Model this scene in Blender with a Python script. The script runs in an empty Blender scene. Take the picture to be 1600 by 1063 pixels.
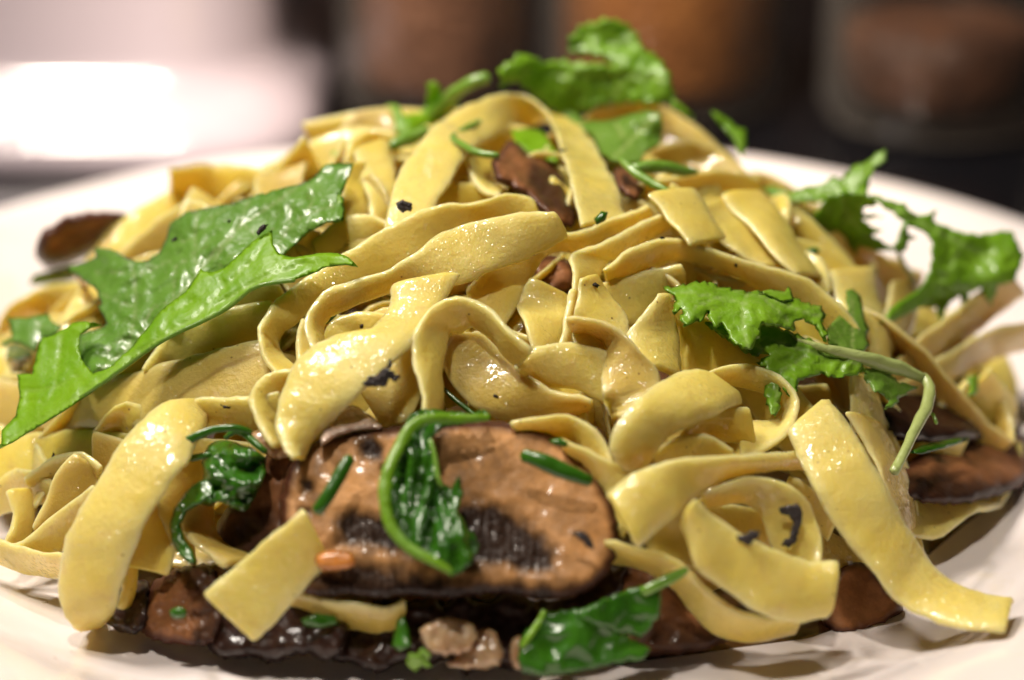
import bpy, math, random
from mathutils import Vector, noise
from mathutils.geometry import delaunay_2d_cdt

random.seed(7)
MM = 0.001
scene = bpy.context.scene
COL = scene.collection
# ------------------------------------------------------------------ camera
FPX, PW, PH = 3500.0, 1600.0, 1063.0
PITCH = math.radians(22.4)
CAM = Vector((4.0, -370.0, 176.0))                 # millimetres; plate centre is the origin
FWD = Vector((0, math.cos(PITCH), -math.sin(PITCH)))
UPV = Vector((0, math.sin(PITCH), math.cos(PITCH)))
RGT = Vector((1, 0, 0))
cd = bpy.data.cameras.new('camera')
cam = bpy.data.objects.new('camera', cd); COL.objects.link(cam)
cd.sensor_width = 36; cd.lens = 36 * FPX / PW
cd.clip_start = 0.01; cd.clip_end = 20
cam.location = CAM * MM
cam.rotation_euler = (math.pi / 2 - PITCH, 0, 0)
cd.dof.use_dof = True
cd.dof.focus_distance = 0.351
cd.dof.aperture_fstop = 6.8
scene.camera = cam
# ------------------------------------------------------------------ world and lamps
w = bpy.data.worlds.new('World'); scene.world = w; w.use_nodes = True
bg = w.node_tree.nodes['Background']
bg.inputs[0].default_value = (1.0, 0.84, 0.74, 1); bg.inputs[1].default_value = 0.016

def area(name, loc, target, size, power, col, sy=None):
    l = bpy.data.lights.new(name, 'AREA'); l.energy = power; l.color = col
    l.size = size
    if sy: l.shape = 'RECTANGLE'; l.size_y = sy
    o = bpy.data.objects.new(name, l); COL.objects.link(o)
    o.location = Vector(loc); d = Vector(target) - Vector(loc)
    o.rotation_euler = d.to_track_quat('-Z', 'Y').to_euler()
    return o
area('ceiling_lamp', (-0.36, 0.06, 0.72), (0, 0, 0.03), 0.17, 6.2, (1.0, 0.915, 0.81))
area('leaf_gloss_light', (-0.20, 0.20, 0.75), (0, 0, 0.03), 0.045, 2.4, (1.0, 0.92, 0.82))  # small unseen light added to bring out gloss on the largest leaf
area('hood_lamp', (-0.10, -0.22, 0.76), (0, 0, 0.03), 0.045, 3.5, (1.0, 0.91, 0.79))
def spot(name, loc, target, power, deg, col, rad=0.03):
    l = bpy.data.lights.new(name, 'SPOT'); l.energy = power; l.color = col; l.spot_size = math.radians(deg); l.spot_blend = 1.0; l.shadow_soft_size = rad
    o = bpy.data.objects.new(name, l); COL.objects.link(o); o.location = Vector(loc)
    o.rotation_euler = (Vector(target) - Vector(loc)).to_track_quat('-Z', 'Y').to_euler(); return o
spot('dish_fill_light', (-0.62, -0.42, 0.55), (-0.20, 0.17, 0.04), 2.2, 38, (1.0, 0.89, 0.89), 0.05)  # unseen spot added to brighten the front of the white dish
spot('jar_fill_light', (-0.22, -0.30, 0.62), (0.035, 0.26, 0.03), 70.0, 26, (1.0, 0.86, 0.72), 0.03)  # unseen narrow spot added to lift the jars out of the dark
scene.view_settings.view_transform = 'Standard'
scene.view_settings.look = 'None'
scene.view_settings.exposure = -0.06
scene.view_settings.gamma = 1.0
scene.cycles.use_denoising = True
scene.cycles.max_bounces = 9
scene.cycles.transparent_max_bounces = 12
scene.cycles.sample_clamp_indirect = 6

# ------------------------------------------------------------------ geometry of the pile
def zd(x, y):
    r = math.hypot(x / 100.0, (y - 8) / 88.0)
    if r >= 1: return 3.0
    return 3.0 + 56.0 * (1 - r * r) ** 0.85

def ray(x, y):
    return FWD + RGT * ((x - 800) / FPX) - UPV * ((y - 531.5) / FPX)

_dc = {}
def dep(x, y):
    k = (round(x / 4), round(y / 4))
    if k in _dc: return _dc[k]
    r = ray(k[0] * 4, k[1] * 4)
    best, bt, t = 1e9, 390, 275.0
    while t < 430:
        p = CAM + r * t
        g = p.z - zd(p.x, p.y)
        if g < 0: best = g; bt = t; break
        if g < best: best, bt = g, t
        t += 1.0
    if best > 3: bt = min(bt, 400)
    _dc[k] = bt
    return bt

def at(x, y, d): return CAM + ray(x, y) * d

def cr(pts, step):
    """Catmull-Rom through lists of tuples of Vectors; returns resampled list"""
    out = []
    n = len(pts)
    for i in range(n - 1):
        p0 = pts[max(i - 1, 0)]; p1 = pts[i]; p2 = pts[i + 1]; p3 = pts[min(i + 2, n - 1)]
        L = max((p2[k] - p1[k]).length for k in range(len(p1)))
        m = max(2, int(L / step))
        for j in range(m):
            t = j / m
            out.append(tuple(0.5 * ((2 * p1[k]) + (p2[k] - p0[k]) * t + (2 * p0[k] - 5 * p1[k] + 4 * p2[k] - p3[k]) * t * t
                        + (3 * p1[k] - p0[k] - 3 * p2[k] + p3[k]) * t ** 3) for k in range(len(p1))))
    out.append(tuple(pts[-1]))
    return out

def N3(p): return noise.noise(p)

# ------------------------------------------------------------------ objects
def set_props(o, label=None, cat=None, group=None, kind=None):
    if label: o['label'] = label
    if cat: o['category'] = cat
    if group: o['group'] = group
    if kind: o['kind'] = kind
    return o

def mkmesh(name, verts, faces, mat, parent=None, attrs=None, smooth=True, uv=None):
    """verts in millimetres, world; the origin goes to the base of the shape"""
    me = bpy.data.meshes.new(name)
    if parent is None:
        zs = min(v.z for v in verts)
        c = Vector((sum(v.x for v in verts) / len(verts), sum(v.y for v in verts) / len(verts), zs))
    else:
        c = parent.location / MM
    if len(faces) > 4:                                   # faces must look outwards
        vol = 0.0; g = verts[0]
        for f in faces:
            a = verts[f[0]] - g
            for i in range(1, len(f) - 1): vol += a.dot((verts[f[i]] - g).cross(verts[f[i + 1]] - g))
        if vol < 0: faces = [tuple(reversed(f)) for f in faces]
    me.from_pydata([tuple((v - c) * MM) for v in verts], [], faces)
    if smooth: me.polygons.foreach_set('use_smooth', [True] * len(me.polygons))
    for an, av in (attrs or {}).items():
        a = me.attributes.new(an, 'FLOAT', 'POINT'); a.data.foreach_set('value', av)
    me.materials.append(mat)
    me.update()
    o = bpy.data.objects.new(name, me); COL.objects.link(o)
    if parent is None: o.location = c * MM
    else: o.parent = parent
    return o

def empty(name, p):
    o = bpy.data.objects.new(name, None); COL.objects.link(o)
    o.location = Vector(p) * MM; o.empty_display_size = 0.005
    return o

def sweep(name, sect, mat, parent=None, th=1.15, cup=0.45, seed=0, K=18, wob=0.42, cap=0.5, fine=0.17, ex=0.34):
    """sect: list of (A, B) edges in mm.  A rounded slab swept between the two edges."""
    so = Vector((seed * 17.3, seed * 5.1, seed * 9.7))
    n = len(sect)
    C = [(a + b) * 0.5 for a, b in sect]
    verts, faces, uu = [], [], []
    prev = None
    rings = []
    for i in range(n):
        t = (C[min(i + 1, n - 1)] - C[max(i - 1, 0)])
        if t.length < 1e-6: t = Vector((1, 0, 0))
        t.normalize()
        wv = sect[i][1] - sect[i][0]
        hw = wv.length / 2
        wn = wv.normalized() if hw > 1e-6 else Vector((1, 0, 0))
        nn = t.cross(wn)
        if nn.length < 1e-4: nn = prev or Vector((0, 0, 1))
        nn.normalize()
        if prev is None:
            if nn.dot(CAM - C[i]) < 0: nn = -nn
        elif nn.dot(prev) < 0: nn = -nn
        prev = nn
        rings.append((C[i], wn, nn, hw, t))
    def ring(c, wn, nn, hw, t, sc, off):
        s = len(verts)
        for k in range(K):
            a = 2 * math.pi * k / K
            ca, sa = math.cos(a), math.sin(a)
            x = math.copysign(abs(ca) ** ex, ca); y = math.copysign(abs(sa) ** 0.75, sa)
            p = c + wn * (x * (hw - (1 - sc) * min(hw, 0.8))) + nn * (y * th / 2 * sc + cup * (1 - x * x)) + t * off
            q = c + wn * (x * hw)
            d = N3(q * 0.10 + so) * wob * 2.2 + N3(q * 0.28 + so) * wob
            p = p + nn * d + wn * (N3(c * 0.35 + so + Vector((x * 3, 0, 0))) * 0.35 * x * x) + Vector((N3(p * 0.9 + so), N3(p * 0.9 - so), N3(p * 0.9 + so * 2))) * fine
            verts.append(p); uu.append(x)
        return s
    starts = []
    r0 = rings[0]; starts.append(ring(*r0, 0.45, -cap))
    starts.append(ring(*r0, 0.85, -cap * 0.6))
    for r in rings: starts.append(ring(*r, 1.0, 0))
    r1 = rings[-1]
    starts.append(ring(*r1, 0.85, cap * 0.6)); starts.append(ring(*r1, 0.45, cap))
    for a, b in zip(starts, starts[1:]):
        for k in range(K):
            k2 = (k + 1) % K
            faces.append((a + k, a + k2, b + k2, b + k))
    h = K // 2
    for s, fl in ((starts[0], 1), (starts[-1], 0)):
        for k in range(h):
            q = (s + k, s + k + 1, s + (K - k - 1) % K, s + (K - k) % K)
            q = tuple(dict.fromkeys(q))
            if len(q) >= 3: faces.append(q[::-1] if fl else q)
    return mkmesh(name, verts, faces, mat, parent, {'edge': uu})

def noodle_sect(st, off0, W=9.0, s0=1.0, tilt=0.5, step=1.3):
    pts = []
    ds = [dep((s[0] + s[2]) / 2, (s[1] + s[3]) / 2) for s in st]
    for _ in range(2):
        ds = [(ds[max(i - 1, 0)] + 2 * ds[i] + ds[min(i + 1, len(ds) - 1)]) / 4 for i in range(len(ds))]
    for i, s in enumerate(st):
        off = off0 + (s[4] if len(s) > 4 else 0)
        sg = s[5] if len(s) > 5 else s0
        d = ds[i] - off
        wp = math.hypot(s[0] - s[2], s[1] - s[3]) * d / FPX
        dd = max(-5, min(5, (dep(s[2], s[3]) - dep(s[0], s[1])))) * tilt
        dd += sg * math.sqrt(max(0.0, W * W - wp * wp)) * 0.8
        pts.append((at(s[0], s[1], d - dd / 2), at(s[2], s[3], d + dd / 2)))
    return cr(pts, step)

def inside(x, y, poly):
    c = False; j = len(poly) - 1
    for i in range(len(poly)):
        xi, yi = poly[i]; xj, yj = poly[j]
        if (yi > y) != (yj > y) and x < (xj - xi) * (y - yi) / (yj - yi) + xi: c = not c
        j = i
    return c

def sdist(x, y, poly, closed=True):
    b = 1e18
    n = len(poly)
    for i in range(n if closed else n - 1):
        x1, y1 = poly[i]; x2, y2 = poly[(i + 1) % n]
        dx, dy = x2 - x1, y2 - y1
        L = dx * dx + dy * dy
        t = 0 if L == 0 else max(0, min(1, ((x - x1) * dx + (y - y1) * dy) / L))
        q = (x - x1 - t * dx) ** 2 + (y - y1 - t * dy) ** 2
        if q < b: b = q
    return math.sqrt(b)

def densify(poly, m, jag=0.0, seed=0, soft=False, teeth=0.0):
    if soft:                                    # rounded outline
        V = [Vector((p[0], p[1], 0)) for p in poly]; n = len(V); out = []
        for i in range(n):
            p0, p1, p2, p3 = V[i - 1], V[i], V[(i + 1) % n], V[(i + 2) % n]
            k = max(2, int((p2 - p1).length / m))
            for j in range(k):
                t = j / k
                q = 0.5 * (2 * p1 + (p2 - p0) * t + (2 * p0 - 5 * p1 + 4 * p2 - p3) * t * t + (3 * p1 - p0 - 3 * p2 + p3) * t ** 3)
                out.append((q.x, q.y))
    else:
        out = []
        for i in range(len(poly)):
            x1, y1 = poly[i]; x2, y2 = poly[(i + 1) % len(poly)]
            k = max(1, int(math.hypot(x2 - x1, y2 - y1) / m))
            for j in range(k):
                out.append((x1 + (x2 - x1) * j / k, y1 + (y2 - y1) * j / k))
    if teeth:                                   # saw-toothed leaf edge
        n = len(out); ar = sum(out[i][0] * out[(i + 1) % n][1] - out[(i + 1) % n][0] * out[i][1] for i in range(n)); sg = 1 if ar > 0 else -1
        res = []; acc = 0.0; per = 21.0
        for i in range(n):
            x0, y0 = out[i - 1]; x1, y1 = out[(i + 1) % n]; L = math.hypot(x1 - x0, y1 - y0) or 1
            acc += math.hypot(out[i][0] - x0, out[i][1] - y0)
            ph = (acc / per + 0.6 * N3(Vector((out[i][0] * .03, out[i][1] * .03, seed)))) % 1.0
            k = (ph - 0.35) * teeth * (0.6 + 0.8 * abs(N3(Vector((out[i][0] * .05, out[i][1] * .05, seed + 2)))))
            res.append((out[i][0] + sg * (y1 - y0) / L * k, out[i][1] - sg * (x1 - x0) / L * k))
        out = res
    if jag:
        out = [(x + (N3(Vector((x * .09, y * .09, seed))) + .6 * N3(Vector((x * .23, y * .23, seed)))) * jag, y + (N3(Vector((x * .09, y * .09, seed + 9))) + .6 * N3(Vector((x * .23, y * .23, seed + 5)))) * jag) for x, y in out]
    return out

def pillow(name, outline, ctrl, mat, th=0.35, R=6, wr=0.0, wrs=0.02, wax=(1, 1), seed=0, cell=7, parent=None, jag=0.0, soft=False, res=1.0, bmax=.2, amax=.15,
           veins=None, dark=None, curl=0.0, teeth=0.0, lump=0.0, lumps=0.05, ridge=None, bias=0.5):
    """closed solid whose outline, drawn in photo pixels, is set at its own depth and given thickness th (mm)
    ctrl: (x, y, off) where off = mm in front of the pile surface"""
    P = densify(outline, cell * (.6 if teeth else 1), jag, seed, soft, teeth)
    xs = [p[0] for p in P]; ys = [p[1] for p in P]
    pts = [Vector(p) for p in P]; nb = len(pts)
    edges = [(i, (i + 1) % nb) for i in range(nb)]
    rnd = random.Random(seed)
    y = min(ys) + cell / 2; row = 0
    while y < max(ys):
        x = min(xs) + (row % 2) * cell / 2
        while x < max(xs):
            qx = x + rnd.uniform(-.2, .2) * cell; qy = y + rnd.uniform(-.2, .2) * cell
            if inside(qx, qy, P) and sdist(qx, qy, P) > cell * 0.45: pts.append(Vector((qx, qy)))
            x += cell
        y += cell * 0.87; row += 1
    V, E, F, ov, oe, of = delaunay_2d_cdt(pts, edges, [], 1, 1e-5)
    # depth: plane fit through the controls + what is left over, spread by distance
    c3 = [(c[0], c[1], dep(c[0], c[1]) - c[2]) for c in ctrl]
    mx = sum(c[0] for c in c3) / len(c3); my = sum(c[1] for c in c3) / len(c3); md = sum(c[2] for c in c3) / len(c3)
    a = b = 0.0
    if len(c3) >= 3:
        sxx = sum((c[0] - mx) ** 2 for c in c3) + 1; syy = sum((c[1] - my) ** 2 for c in c3) + 1
        sxy = sum((c[0] - mx) * (c[1] - my) for c in c3)
        sxd = sum((c[0] - mx) * (c[2] - md) for c in c3); syd = sum((c[1] - my) * (c[2] - md) for c in c3)
        det = sxx * syy - sxy * sxy
        if abs(det) > 1e-3: a = (sxd * syy - syd * sxy) / det; b = (syd * sxx - sxd * sxy) / det
        a = max(-amax, min(amax, a)); b = max(-bmax, min(bmax, b))
    def depth(x, y):
        d = md + a * (x - mx) + b * (y - my)
        sw = sr = 0.0
        for c in c3:
            r = c[2] - (md + a * (c[0] - mx) + b * (c[1] - my))
            wgt = 1.0 / ((x - c[0]) ** 2 + (y - c[1]) ** 2 + 900)
            sw += wgt; sr += wgt * r
        return d + res * sr / sw
    so = Vector((seed * 3.7, seed * 1.3, 0))
    nv = len(V)
    front, back, A1, A2, A3 = [], [], [], [], []
    isb = set()
    cnt = {}
    for f in F:
        for i in range(len(f)):
            e = tuple(sorted((f[i], f[(i + 1) % len(f)]))); cnt[e] = cnt.get(e, 0) + 1
    for e, c in cnt.items():
        if c == 1: isb.update(e)
    for i, v in enumerate(V):
        x, y = v.x, v.y
        sd = 0.0 if i in isb else sdist(x, y, P)
        g = math.sqrt(max(0.0, 1 - (1 - min(sd / R, 1)) ** 2))
        d = depth(x, y)
        if wr:
            q = Vector((x * wrs * wax[0], y * wrs * wax[1], 0)) + so
            d += wr * (N3(q) * 1.2 + abs(N3(q * 2.3 + so)) * 0.9)
        if curl: d += curl * (1 - min(sd / 30.0, 1)) ** 2
        vv = 0.0
        if veins:
            for ln in veins:
                dist = sdist(x, y, ln[1:], closed=False)
                wd = ln[0]
                vv = max(vv, math.exp(-(dist / wd) ** 2))
            d += 0.35 * vv
        dk = 0.0
        if dark:
            for dp in dark:
                amt = dp[0]; sh = dp[1]; pl = dp[2:]
                e = sdist(x, y, pl); e = e if inside(x, y, pl) else -e
                e += N3(Vector((x * .05, y * .05, seed + 3))) * sh
                k = max(0.0, min(1.0, 0.5 + e / (sh * 2.2)))
                dk = max(dk, k * amt) if amt > 0 else dk
        lp = 0.0
        if lump:
            lp = lump * (N3(Vector((x * lumps, y * lumps, seed + .5))) + 0.5 * N3(Vector((x * lumps * 2.7, y * lumps * 2.7, seed + 1.5))))
        if ridge and dk > 0:
            lp += ridge * dk * (0.6 + math.sin(x * 0.55 + 3 * N3(Vector((x * .03, y * .03, 4)))) * 0.5)
        front.append(at(x, y, d + th * bias - th * bias * g + lp))
        back.append(None if i in isb else at(x, y, d + th * bias + th * (1 - bias) * g + lp * 0.3))
        A1.append(vv); A2.append(dk); A3.append(min(1.0, sd / R / 2))
    verts = list(front); idx = {}
    for i, p in enumerate(back):
        if p is None: idx[i] = i
        else:
            idx[i] = len(verts); verts.append(p); A1.append(A1[i]); A2.append(A2[i]); A3.append(A3[i])
    faces = [tuple(reversed(f)) for f in F] + [tuple(idx[k] for k in f) for f in F]
    return mkmesh(name, verts, faces, mat, parent, {'vein': A1, 'dark': A2, 'inner': A3})

def tube(name, pts, r, mat, parent=None, flat=1.0, seed=0, K=12, step=1.0):
    """pts: (x, y, off, [radius_px]) ; r default radius in px"""
    ds = [dep(p[0], p[1]) for p in pts]
    for _ in range(2): ds = [(ds[max(i - 1, 0)] + 2 * ds[i] + ds[min(i + 1, len(ds) - 1)]) / 4 for i in range(len(ds))]
    q = []
    for i, p in enumerate(pts):
        d = ds[i] - p[2]; rr = (p[3] if len(p) > 3 else r) * d / FPX
        q.append((at(p[0], p[1], d), Vector((rr, 0, 0))))
    q = cr(q, step)
    verts, faces, uu = [], [], []
    n = len(q)
    rings = []
    for i in range(n):
        t = (q[min(i + 1, n - 1)][0] - q[max(i - 1, 0)][0]).normalized()
        v = (CAM - q[i][0]).normalized()
        a = t.cross(v).normalized(); b = a.cross(t)
        rings.append((q[i][0], a, b, max(0.05, q[i][1].x), t))
    rings = [(rings[0][0] - rings[0][4] * rings[0][3] * .45, rings[0][1], rings[0][2], rings[0][3] * .4, rings[0][4])] + rings + \
            [(rings[-1][0] + rings[-1][4] * rings[-1][3] * .45, rings[-1][1], rings[-1][2], rings[-1][3] * .4, rings[-1][4])]
    for c, a, b, rr, t in rings:
        for k in range(K):
            th = 2 * math.pi * k / K
            p = c + a * (math.cos(th) * rr) + b * (math.sin(th) * rr * flat)
            p += Vector((N3(p * .5), N3(p * .5 + Vector((9, 0, 0))), N3(p * .5 + Vector((0, 9, 0))))) * rr * 0.18
            verts.append(p); uu.append(math.cos(th))
    m = len(rings)
    for i in range(m - 1):
        for k in range(K):
            k2 = (k + 1) % K
            faces.append((i * K + k, i * K + k2, (i + 1) * K + k2, (i + 1) * K + k))
    faces.append(tuple(range(K))[::-1]); faces.append(tuple((m - 1) * K + k for k in range(K)))
    return mkmesh(name, verts, faces, mat, parent, {'edge': uu, 'vein': [0.0] * len(verts), 'dark': [0.0] * len(verts)})

# ------------------------------------------------------------------ materials
class NT:
    def __init__(s, name):
        s.m = bpy.data.materials.new(name); s.m.use_nodes = True
        s.t = s.m.node_tree; s.t.nodes.clear()
        s.out = s.n('ShaderNodeOutputMaterial')
        s.tc = s.n('ShaderNodeNewGeometry').outputs['Position']
        mp = s.n('ShaderNodeVectorMath', operation='SCALE'); s.l(s.tc, mp.inputs[0]); mp.inputs['Scale'].default_value = 1000.0
        s.mm = mp.outputs[0]
    def n(s, t, **k):
        x = s.t.nodes.new(t)
        for a, b in k.items(): setattr(x, a, b)
        return x
    def l(s, a, b): s.t.links.new(a, b)
    def noise(s, scale, detail=3, rough=.5, dist=0, vec=None):
        x = s.n('ShaderNodeTexNoise'); s.l(vec or s.mm, x.inputs['Vector'])
        x.inputs['Scale'].default_value = scale; x.inputs['Detail'].default_value = detail
        x.inputs['Roughness'].default_value = rough; x.inputs['Distortion'].default_value = dist
        return x.outputs['Fac']
    def ramp(s, f, stops):
        r = s.n('ShaderNodeValToRGB'); s.l(f, r.inputs[0]); e = r.color_ramp.elements
        while len(e) < len(stops): e.new(0.5)
        for q, (p, c) in zip(e, stops):
            q.position = p; q.color = (c, c, c, 1) if isinstance(c, (int, float)) else (*c, 1)
        return r.outputs[0]
    def mix(s, f, a, b, mode='MIX'):
        x = s.n('ShaderNodeMix', data_type='RGBA', blend_type=mode)
        for sock, v in ((x.inputs[0], f), (x.inputs[6], a), (x.inputs[7], b)):
            if isinstance(v, (int, float)): sock.default_value = v
            elif isinstance(v, tuple): sock.default_value = (*v, 1)
            else: s.l(v, sock)
        return x.outputs[2]
    def attr(s, name): 
        x = s.n('ShaderNodeAttribute', attribute_name=name); return x.outputs['Fac']
    def math(s, op, a, b=0.0):
        x = s.n('ShaderNodeMath', operation=op)
        for sock, v in ((x.inputs[0], a), (x.inputs[1], b)):
            if isinstance(v, (int, float)): sock.default_value = v
            else: s.l(v, sock)
        return x.outputs[0]
    def bump(s, h, dist, strength=1.0, prev=None):
        x = s.n('ShaderNodeBump'); s.l(h, x.inputs['Height']); x.inputs['Distance'].default_value = dist * MM
        x.inputs['Strength'].default_value = strength
        if prev: s.l(prev, x.inputs['Normal'])
        return x.outputs[0]
    def pbr(s, **k):
        x = s.n('ShaderNodeBsdfPrincipled')
        for a, v in k.items():
            sock = x.inputs[a.replace('_', ' ')]
            if isinstance(v, (int, float)): sock.default_value = v
            elif isinstance(v, tuple): sock.default_value = (*v, 1) if len(v) == 3 and sock.type == 'RGBA' else v
            else: s.l(v, sock)
        return x
    def done(s, sh): s.l(sh, s.out.inputs[0]); return s.m

def mat_pasta(name, c1, c2, sat=1.0, wet=1.0):
    t = NT(name)
    big = t.noise(0.11, 3)
    info = t.n('ShaderNodeObjectInfo').outputs['Random']
    col = t.mix(t.ramp(big, [(0.3, 0.0), (0.7, 1.0)]), c1, c2)
    col = t.mix(t.math('MULTIPLY', info, 0.45), col, tuple(min(1, v * f) for v, f in zip(c2, (1.0, .99, .8))))
    e = t.math('POWER', t.math('ABSOLUTE', t.attr('edge')), 6.0)
    col = t.mix(t.math('MULTIPLY', e, 0.6), col, (0.86, 0.77, 0.42))  # rim light on the thin ribbon edges, put into the colour
    # saucy smears and pepper dust
    sm = t.ramp(t.noise(0.33, 5, .65, .6), [(0.56, 0.0), (0.74, 1.0)])
    col = t.mix(t.math('MULTIPLY', sm, 0.34), col, (0.52, 0.31, 0.12))
    vo = t.n('ShaderNodeTexVoronoi'); t.l(t.mm, vo.inputs['Vector']); vo.inputs['Scale'].default_value = 0.42
    gate = t.ramp(t.noise(0.17, 1), [(0.50, 0.0), (0.56, 1.0)])
    sp = t.math('MULTIPLY', t.ramp(vo.outputs['Distance'], [(0.05, 1.0), (0.10, 0.0)]), gate)
    col = t.mix(t.math('MULTIPLY', sp, 0.8), col, (0.10, 0.04, 0.015))
    zone = t.ramp(t.noise(0.085, 2), [(0.44, 0.0), (0.54, 1.0)])
    n1 = t.noise(0.45, 4, .5)
    drop = t.n('ShaderNodeTexVoronoi', feature='SMOOTH_F1'); t.l(t.mm, drop.inputs['Vector']); drop.inputs['Scale'].default_value = 1.35
    dr = t.math('MULTIPLY', t.ramp(drop.outputs['Distance'], [(0.05, 1.0), (0.42, 0.0)]), zone)
    col = t.mix(t.ramp(t.noise(1.6, 4, .7), [(0.35, 0.10), (0.7, 0.0)]), col, (0.45, 0.30, 0.10))
    b = t.bump(n1, 0.22 * wet, 1.0)
    b = t.bump(t.noise(1.5, 4, .65), 0.15, 1.0, b)
    film = t.bump(t.noise(0.50, 2, .45, .3), 0.20 * wet, 1.0)
    film = t.bump(dr, 0.22 * wet, 1.0, film)
    rg = t.ramp(t.noise(0.25, 2), [(0.3, 0.30), (0.7, 0.5)])
    p = t.pbr(Base_Color=col, Roughness=rg, Subsurface_Weight=0.7, Subsurface_Radius=(1.0, 0.75, 0.25), Subsurface_Scale=0.0032,
              Normal=b, Coat_Weight=t.math('ADD', t.math('MULTIPLY', zone, 0.6 * wet), 0.4), Coat_Roughness=0.09, Coat_IOR=1.6, Specular_IOR_Level=0.4, IOR=1.42)
    t.l(film, p.inputs['Coat Normal'])
    tr = t.n('ShaderNodeBsdfTranslucent'); tr.inputs[0].default_value = (0.90, 0.62, 0.12, 1)
    m = t.n('ShaderNodeMixShader'); m.inputs[0].default_value = 0.14
    t.l(p.outputs[0], m.inputs[1]); t.l(tr.outputs[0], m.inputs[2])
    return t.done(m.outputs[0])

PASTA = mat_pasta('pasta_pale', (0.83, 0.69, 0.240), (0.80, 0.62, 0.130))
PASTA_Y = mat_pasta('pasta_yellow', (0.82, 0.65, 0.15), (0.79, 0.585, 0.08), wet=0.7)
PASTA_B = mat_pasta('pasta_brown_shade', (0.66, 0.52, 0.155), (0.58, 0.42, 0.085), wet=0.9)  # browner pasta; shade put into the colour of the dim and shaded ribbons

def mat_leaf(name, top, deep, vein, trans, rough=0.32, gloss=0.5, bumpd=0.25, tw=0.35, spot=0.0):
    t = NT(name)
    col = t.mix(t.ramp(t.noise(0.12, 4), [(0.3, 0.0), (0.7, 1.0)]), top, deep)
    vf = t.attr('vein')
    col = t.mix(t.math('MULTIPLY', vf, 0.92), col, vein)
    net = t.n('ShaderNodeTexVoronoi', feature='DISTANCE_TO_EDGE'); t.l(t.mm, net.inputs['Vector']); net.inputs['Scale'].default_value = 0.35
    cell = t.ramp(net.outputs['Distance'], [(0.0, 0.0), (0.10, 1.0)])
    col = t.mix(t.math('MULTIPLY', t.math('SUBTRACT', 1.0, cell), 0.12), col, vein)
    col = t.mix(t.ramp(t.math('ABSOLUTE', t.math('SUBTRACT', t.noise(0.22, 2, .5, 1.2), 0.5)), [(0.0, 0.35), (0.018, 0.0)]), col, vein)
    if spot: col = t.mix(t.ramp(t.noise(0.5, 3, .6), [(0.66, 0.0), (0.72, spot)]), col, (0.16, 0.12, 0.04))
    col = t.mix(t.math('MULTIPLY', t.attr('dark'), 0.7), col, (0.25, 0.20, 0.10))
    b = t.bump(t.noise(0.16, 3, .5, .5), bumpd * 3.2, 1.0)
    b = t.bump(t.noise(0.75, 3, .5, .8), bumpd * 0.55, 1.0, b)
    b = t.bump(t.noise(2.2, 2), bumpd * 0.12, 1.0, b)
    p = t.pbr(Base_Color=col, Roughness=rough, Normal=b, Coat_Weight=gloss, Coat_Roughness=0.14, Specular_IOR_Level=0.5)
    tr = t.n('ShaderNodeBsdfTranslucent'); tr.inputs[0].default_value = (*trans, 1)
    m = t.n('ShaderNodeMixShader'); m.inputs[0].default_value = tw
    t.l(p.outputs[0], m.inputs[1]); t.l(tr.outputs[0], m.inputs[2])
    return t.done(m.outputs[0])
LEAF = mat_leaf('leaf_green', (0.25, 0.46, 0.020), (0.160, 0.340, 0.012), (0.36, 0.52, 0.13), (0.22, 0.52, 0.02), rough=.38, gloss=.3, spot=0.3)
LEAF_TOP = mat_leaf('leaf_glossy_top', (0.180, 0.370, 0.045), (0.115, 0.270, 0.025), (0.30, 0.42, 0.14), (0.12, 0.35, 0.01), rough=0.36, gloss=0.75, bumpd=0.32, spot=0.5)
LEAF_BRIGHT = mat_leaf('leaf_underside', (0.265, 0.480, 0.008), (0.180, 0.385, 0.005), (0.30, 0.50, 0.05), (0.26, 0.60, 0.01), rough=0.42, gloss=0.15, bumpd=0.14, tw=0.4)
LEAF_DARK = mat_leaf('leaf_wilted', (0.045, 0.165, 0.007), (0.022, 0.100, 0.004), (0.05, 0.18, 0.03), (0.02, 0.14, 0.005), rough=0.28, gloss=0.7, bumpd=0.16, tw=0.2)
LEAF_LIME = mat_leaf('leaf_pale', (0.20, 0.36, 0.045), (0.13, 0.27, 0.025), (0.42, 0.52, 0.16), (0.30, 0.50, 0.04), tw=0.35)
STEM = mat_leaf('stem_pale', (0.42, 0.50, 0.17), (0.36, 0.42, 0.13), (0.5, 0.55, 0.25), (0.3, 0.4, 0.05), gloss=0.7, tw=0.15)
STEM_G = mat_leaf('stem_green', (0.20, 0.38, 0.04), (0.13, 0.30, 0.02), (0.4, 0.5, 0.2), (0.2, 0.4, 0.02), gloss=0.7, tw=0.15)

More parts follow.
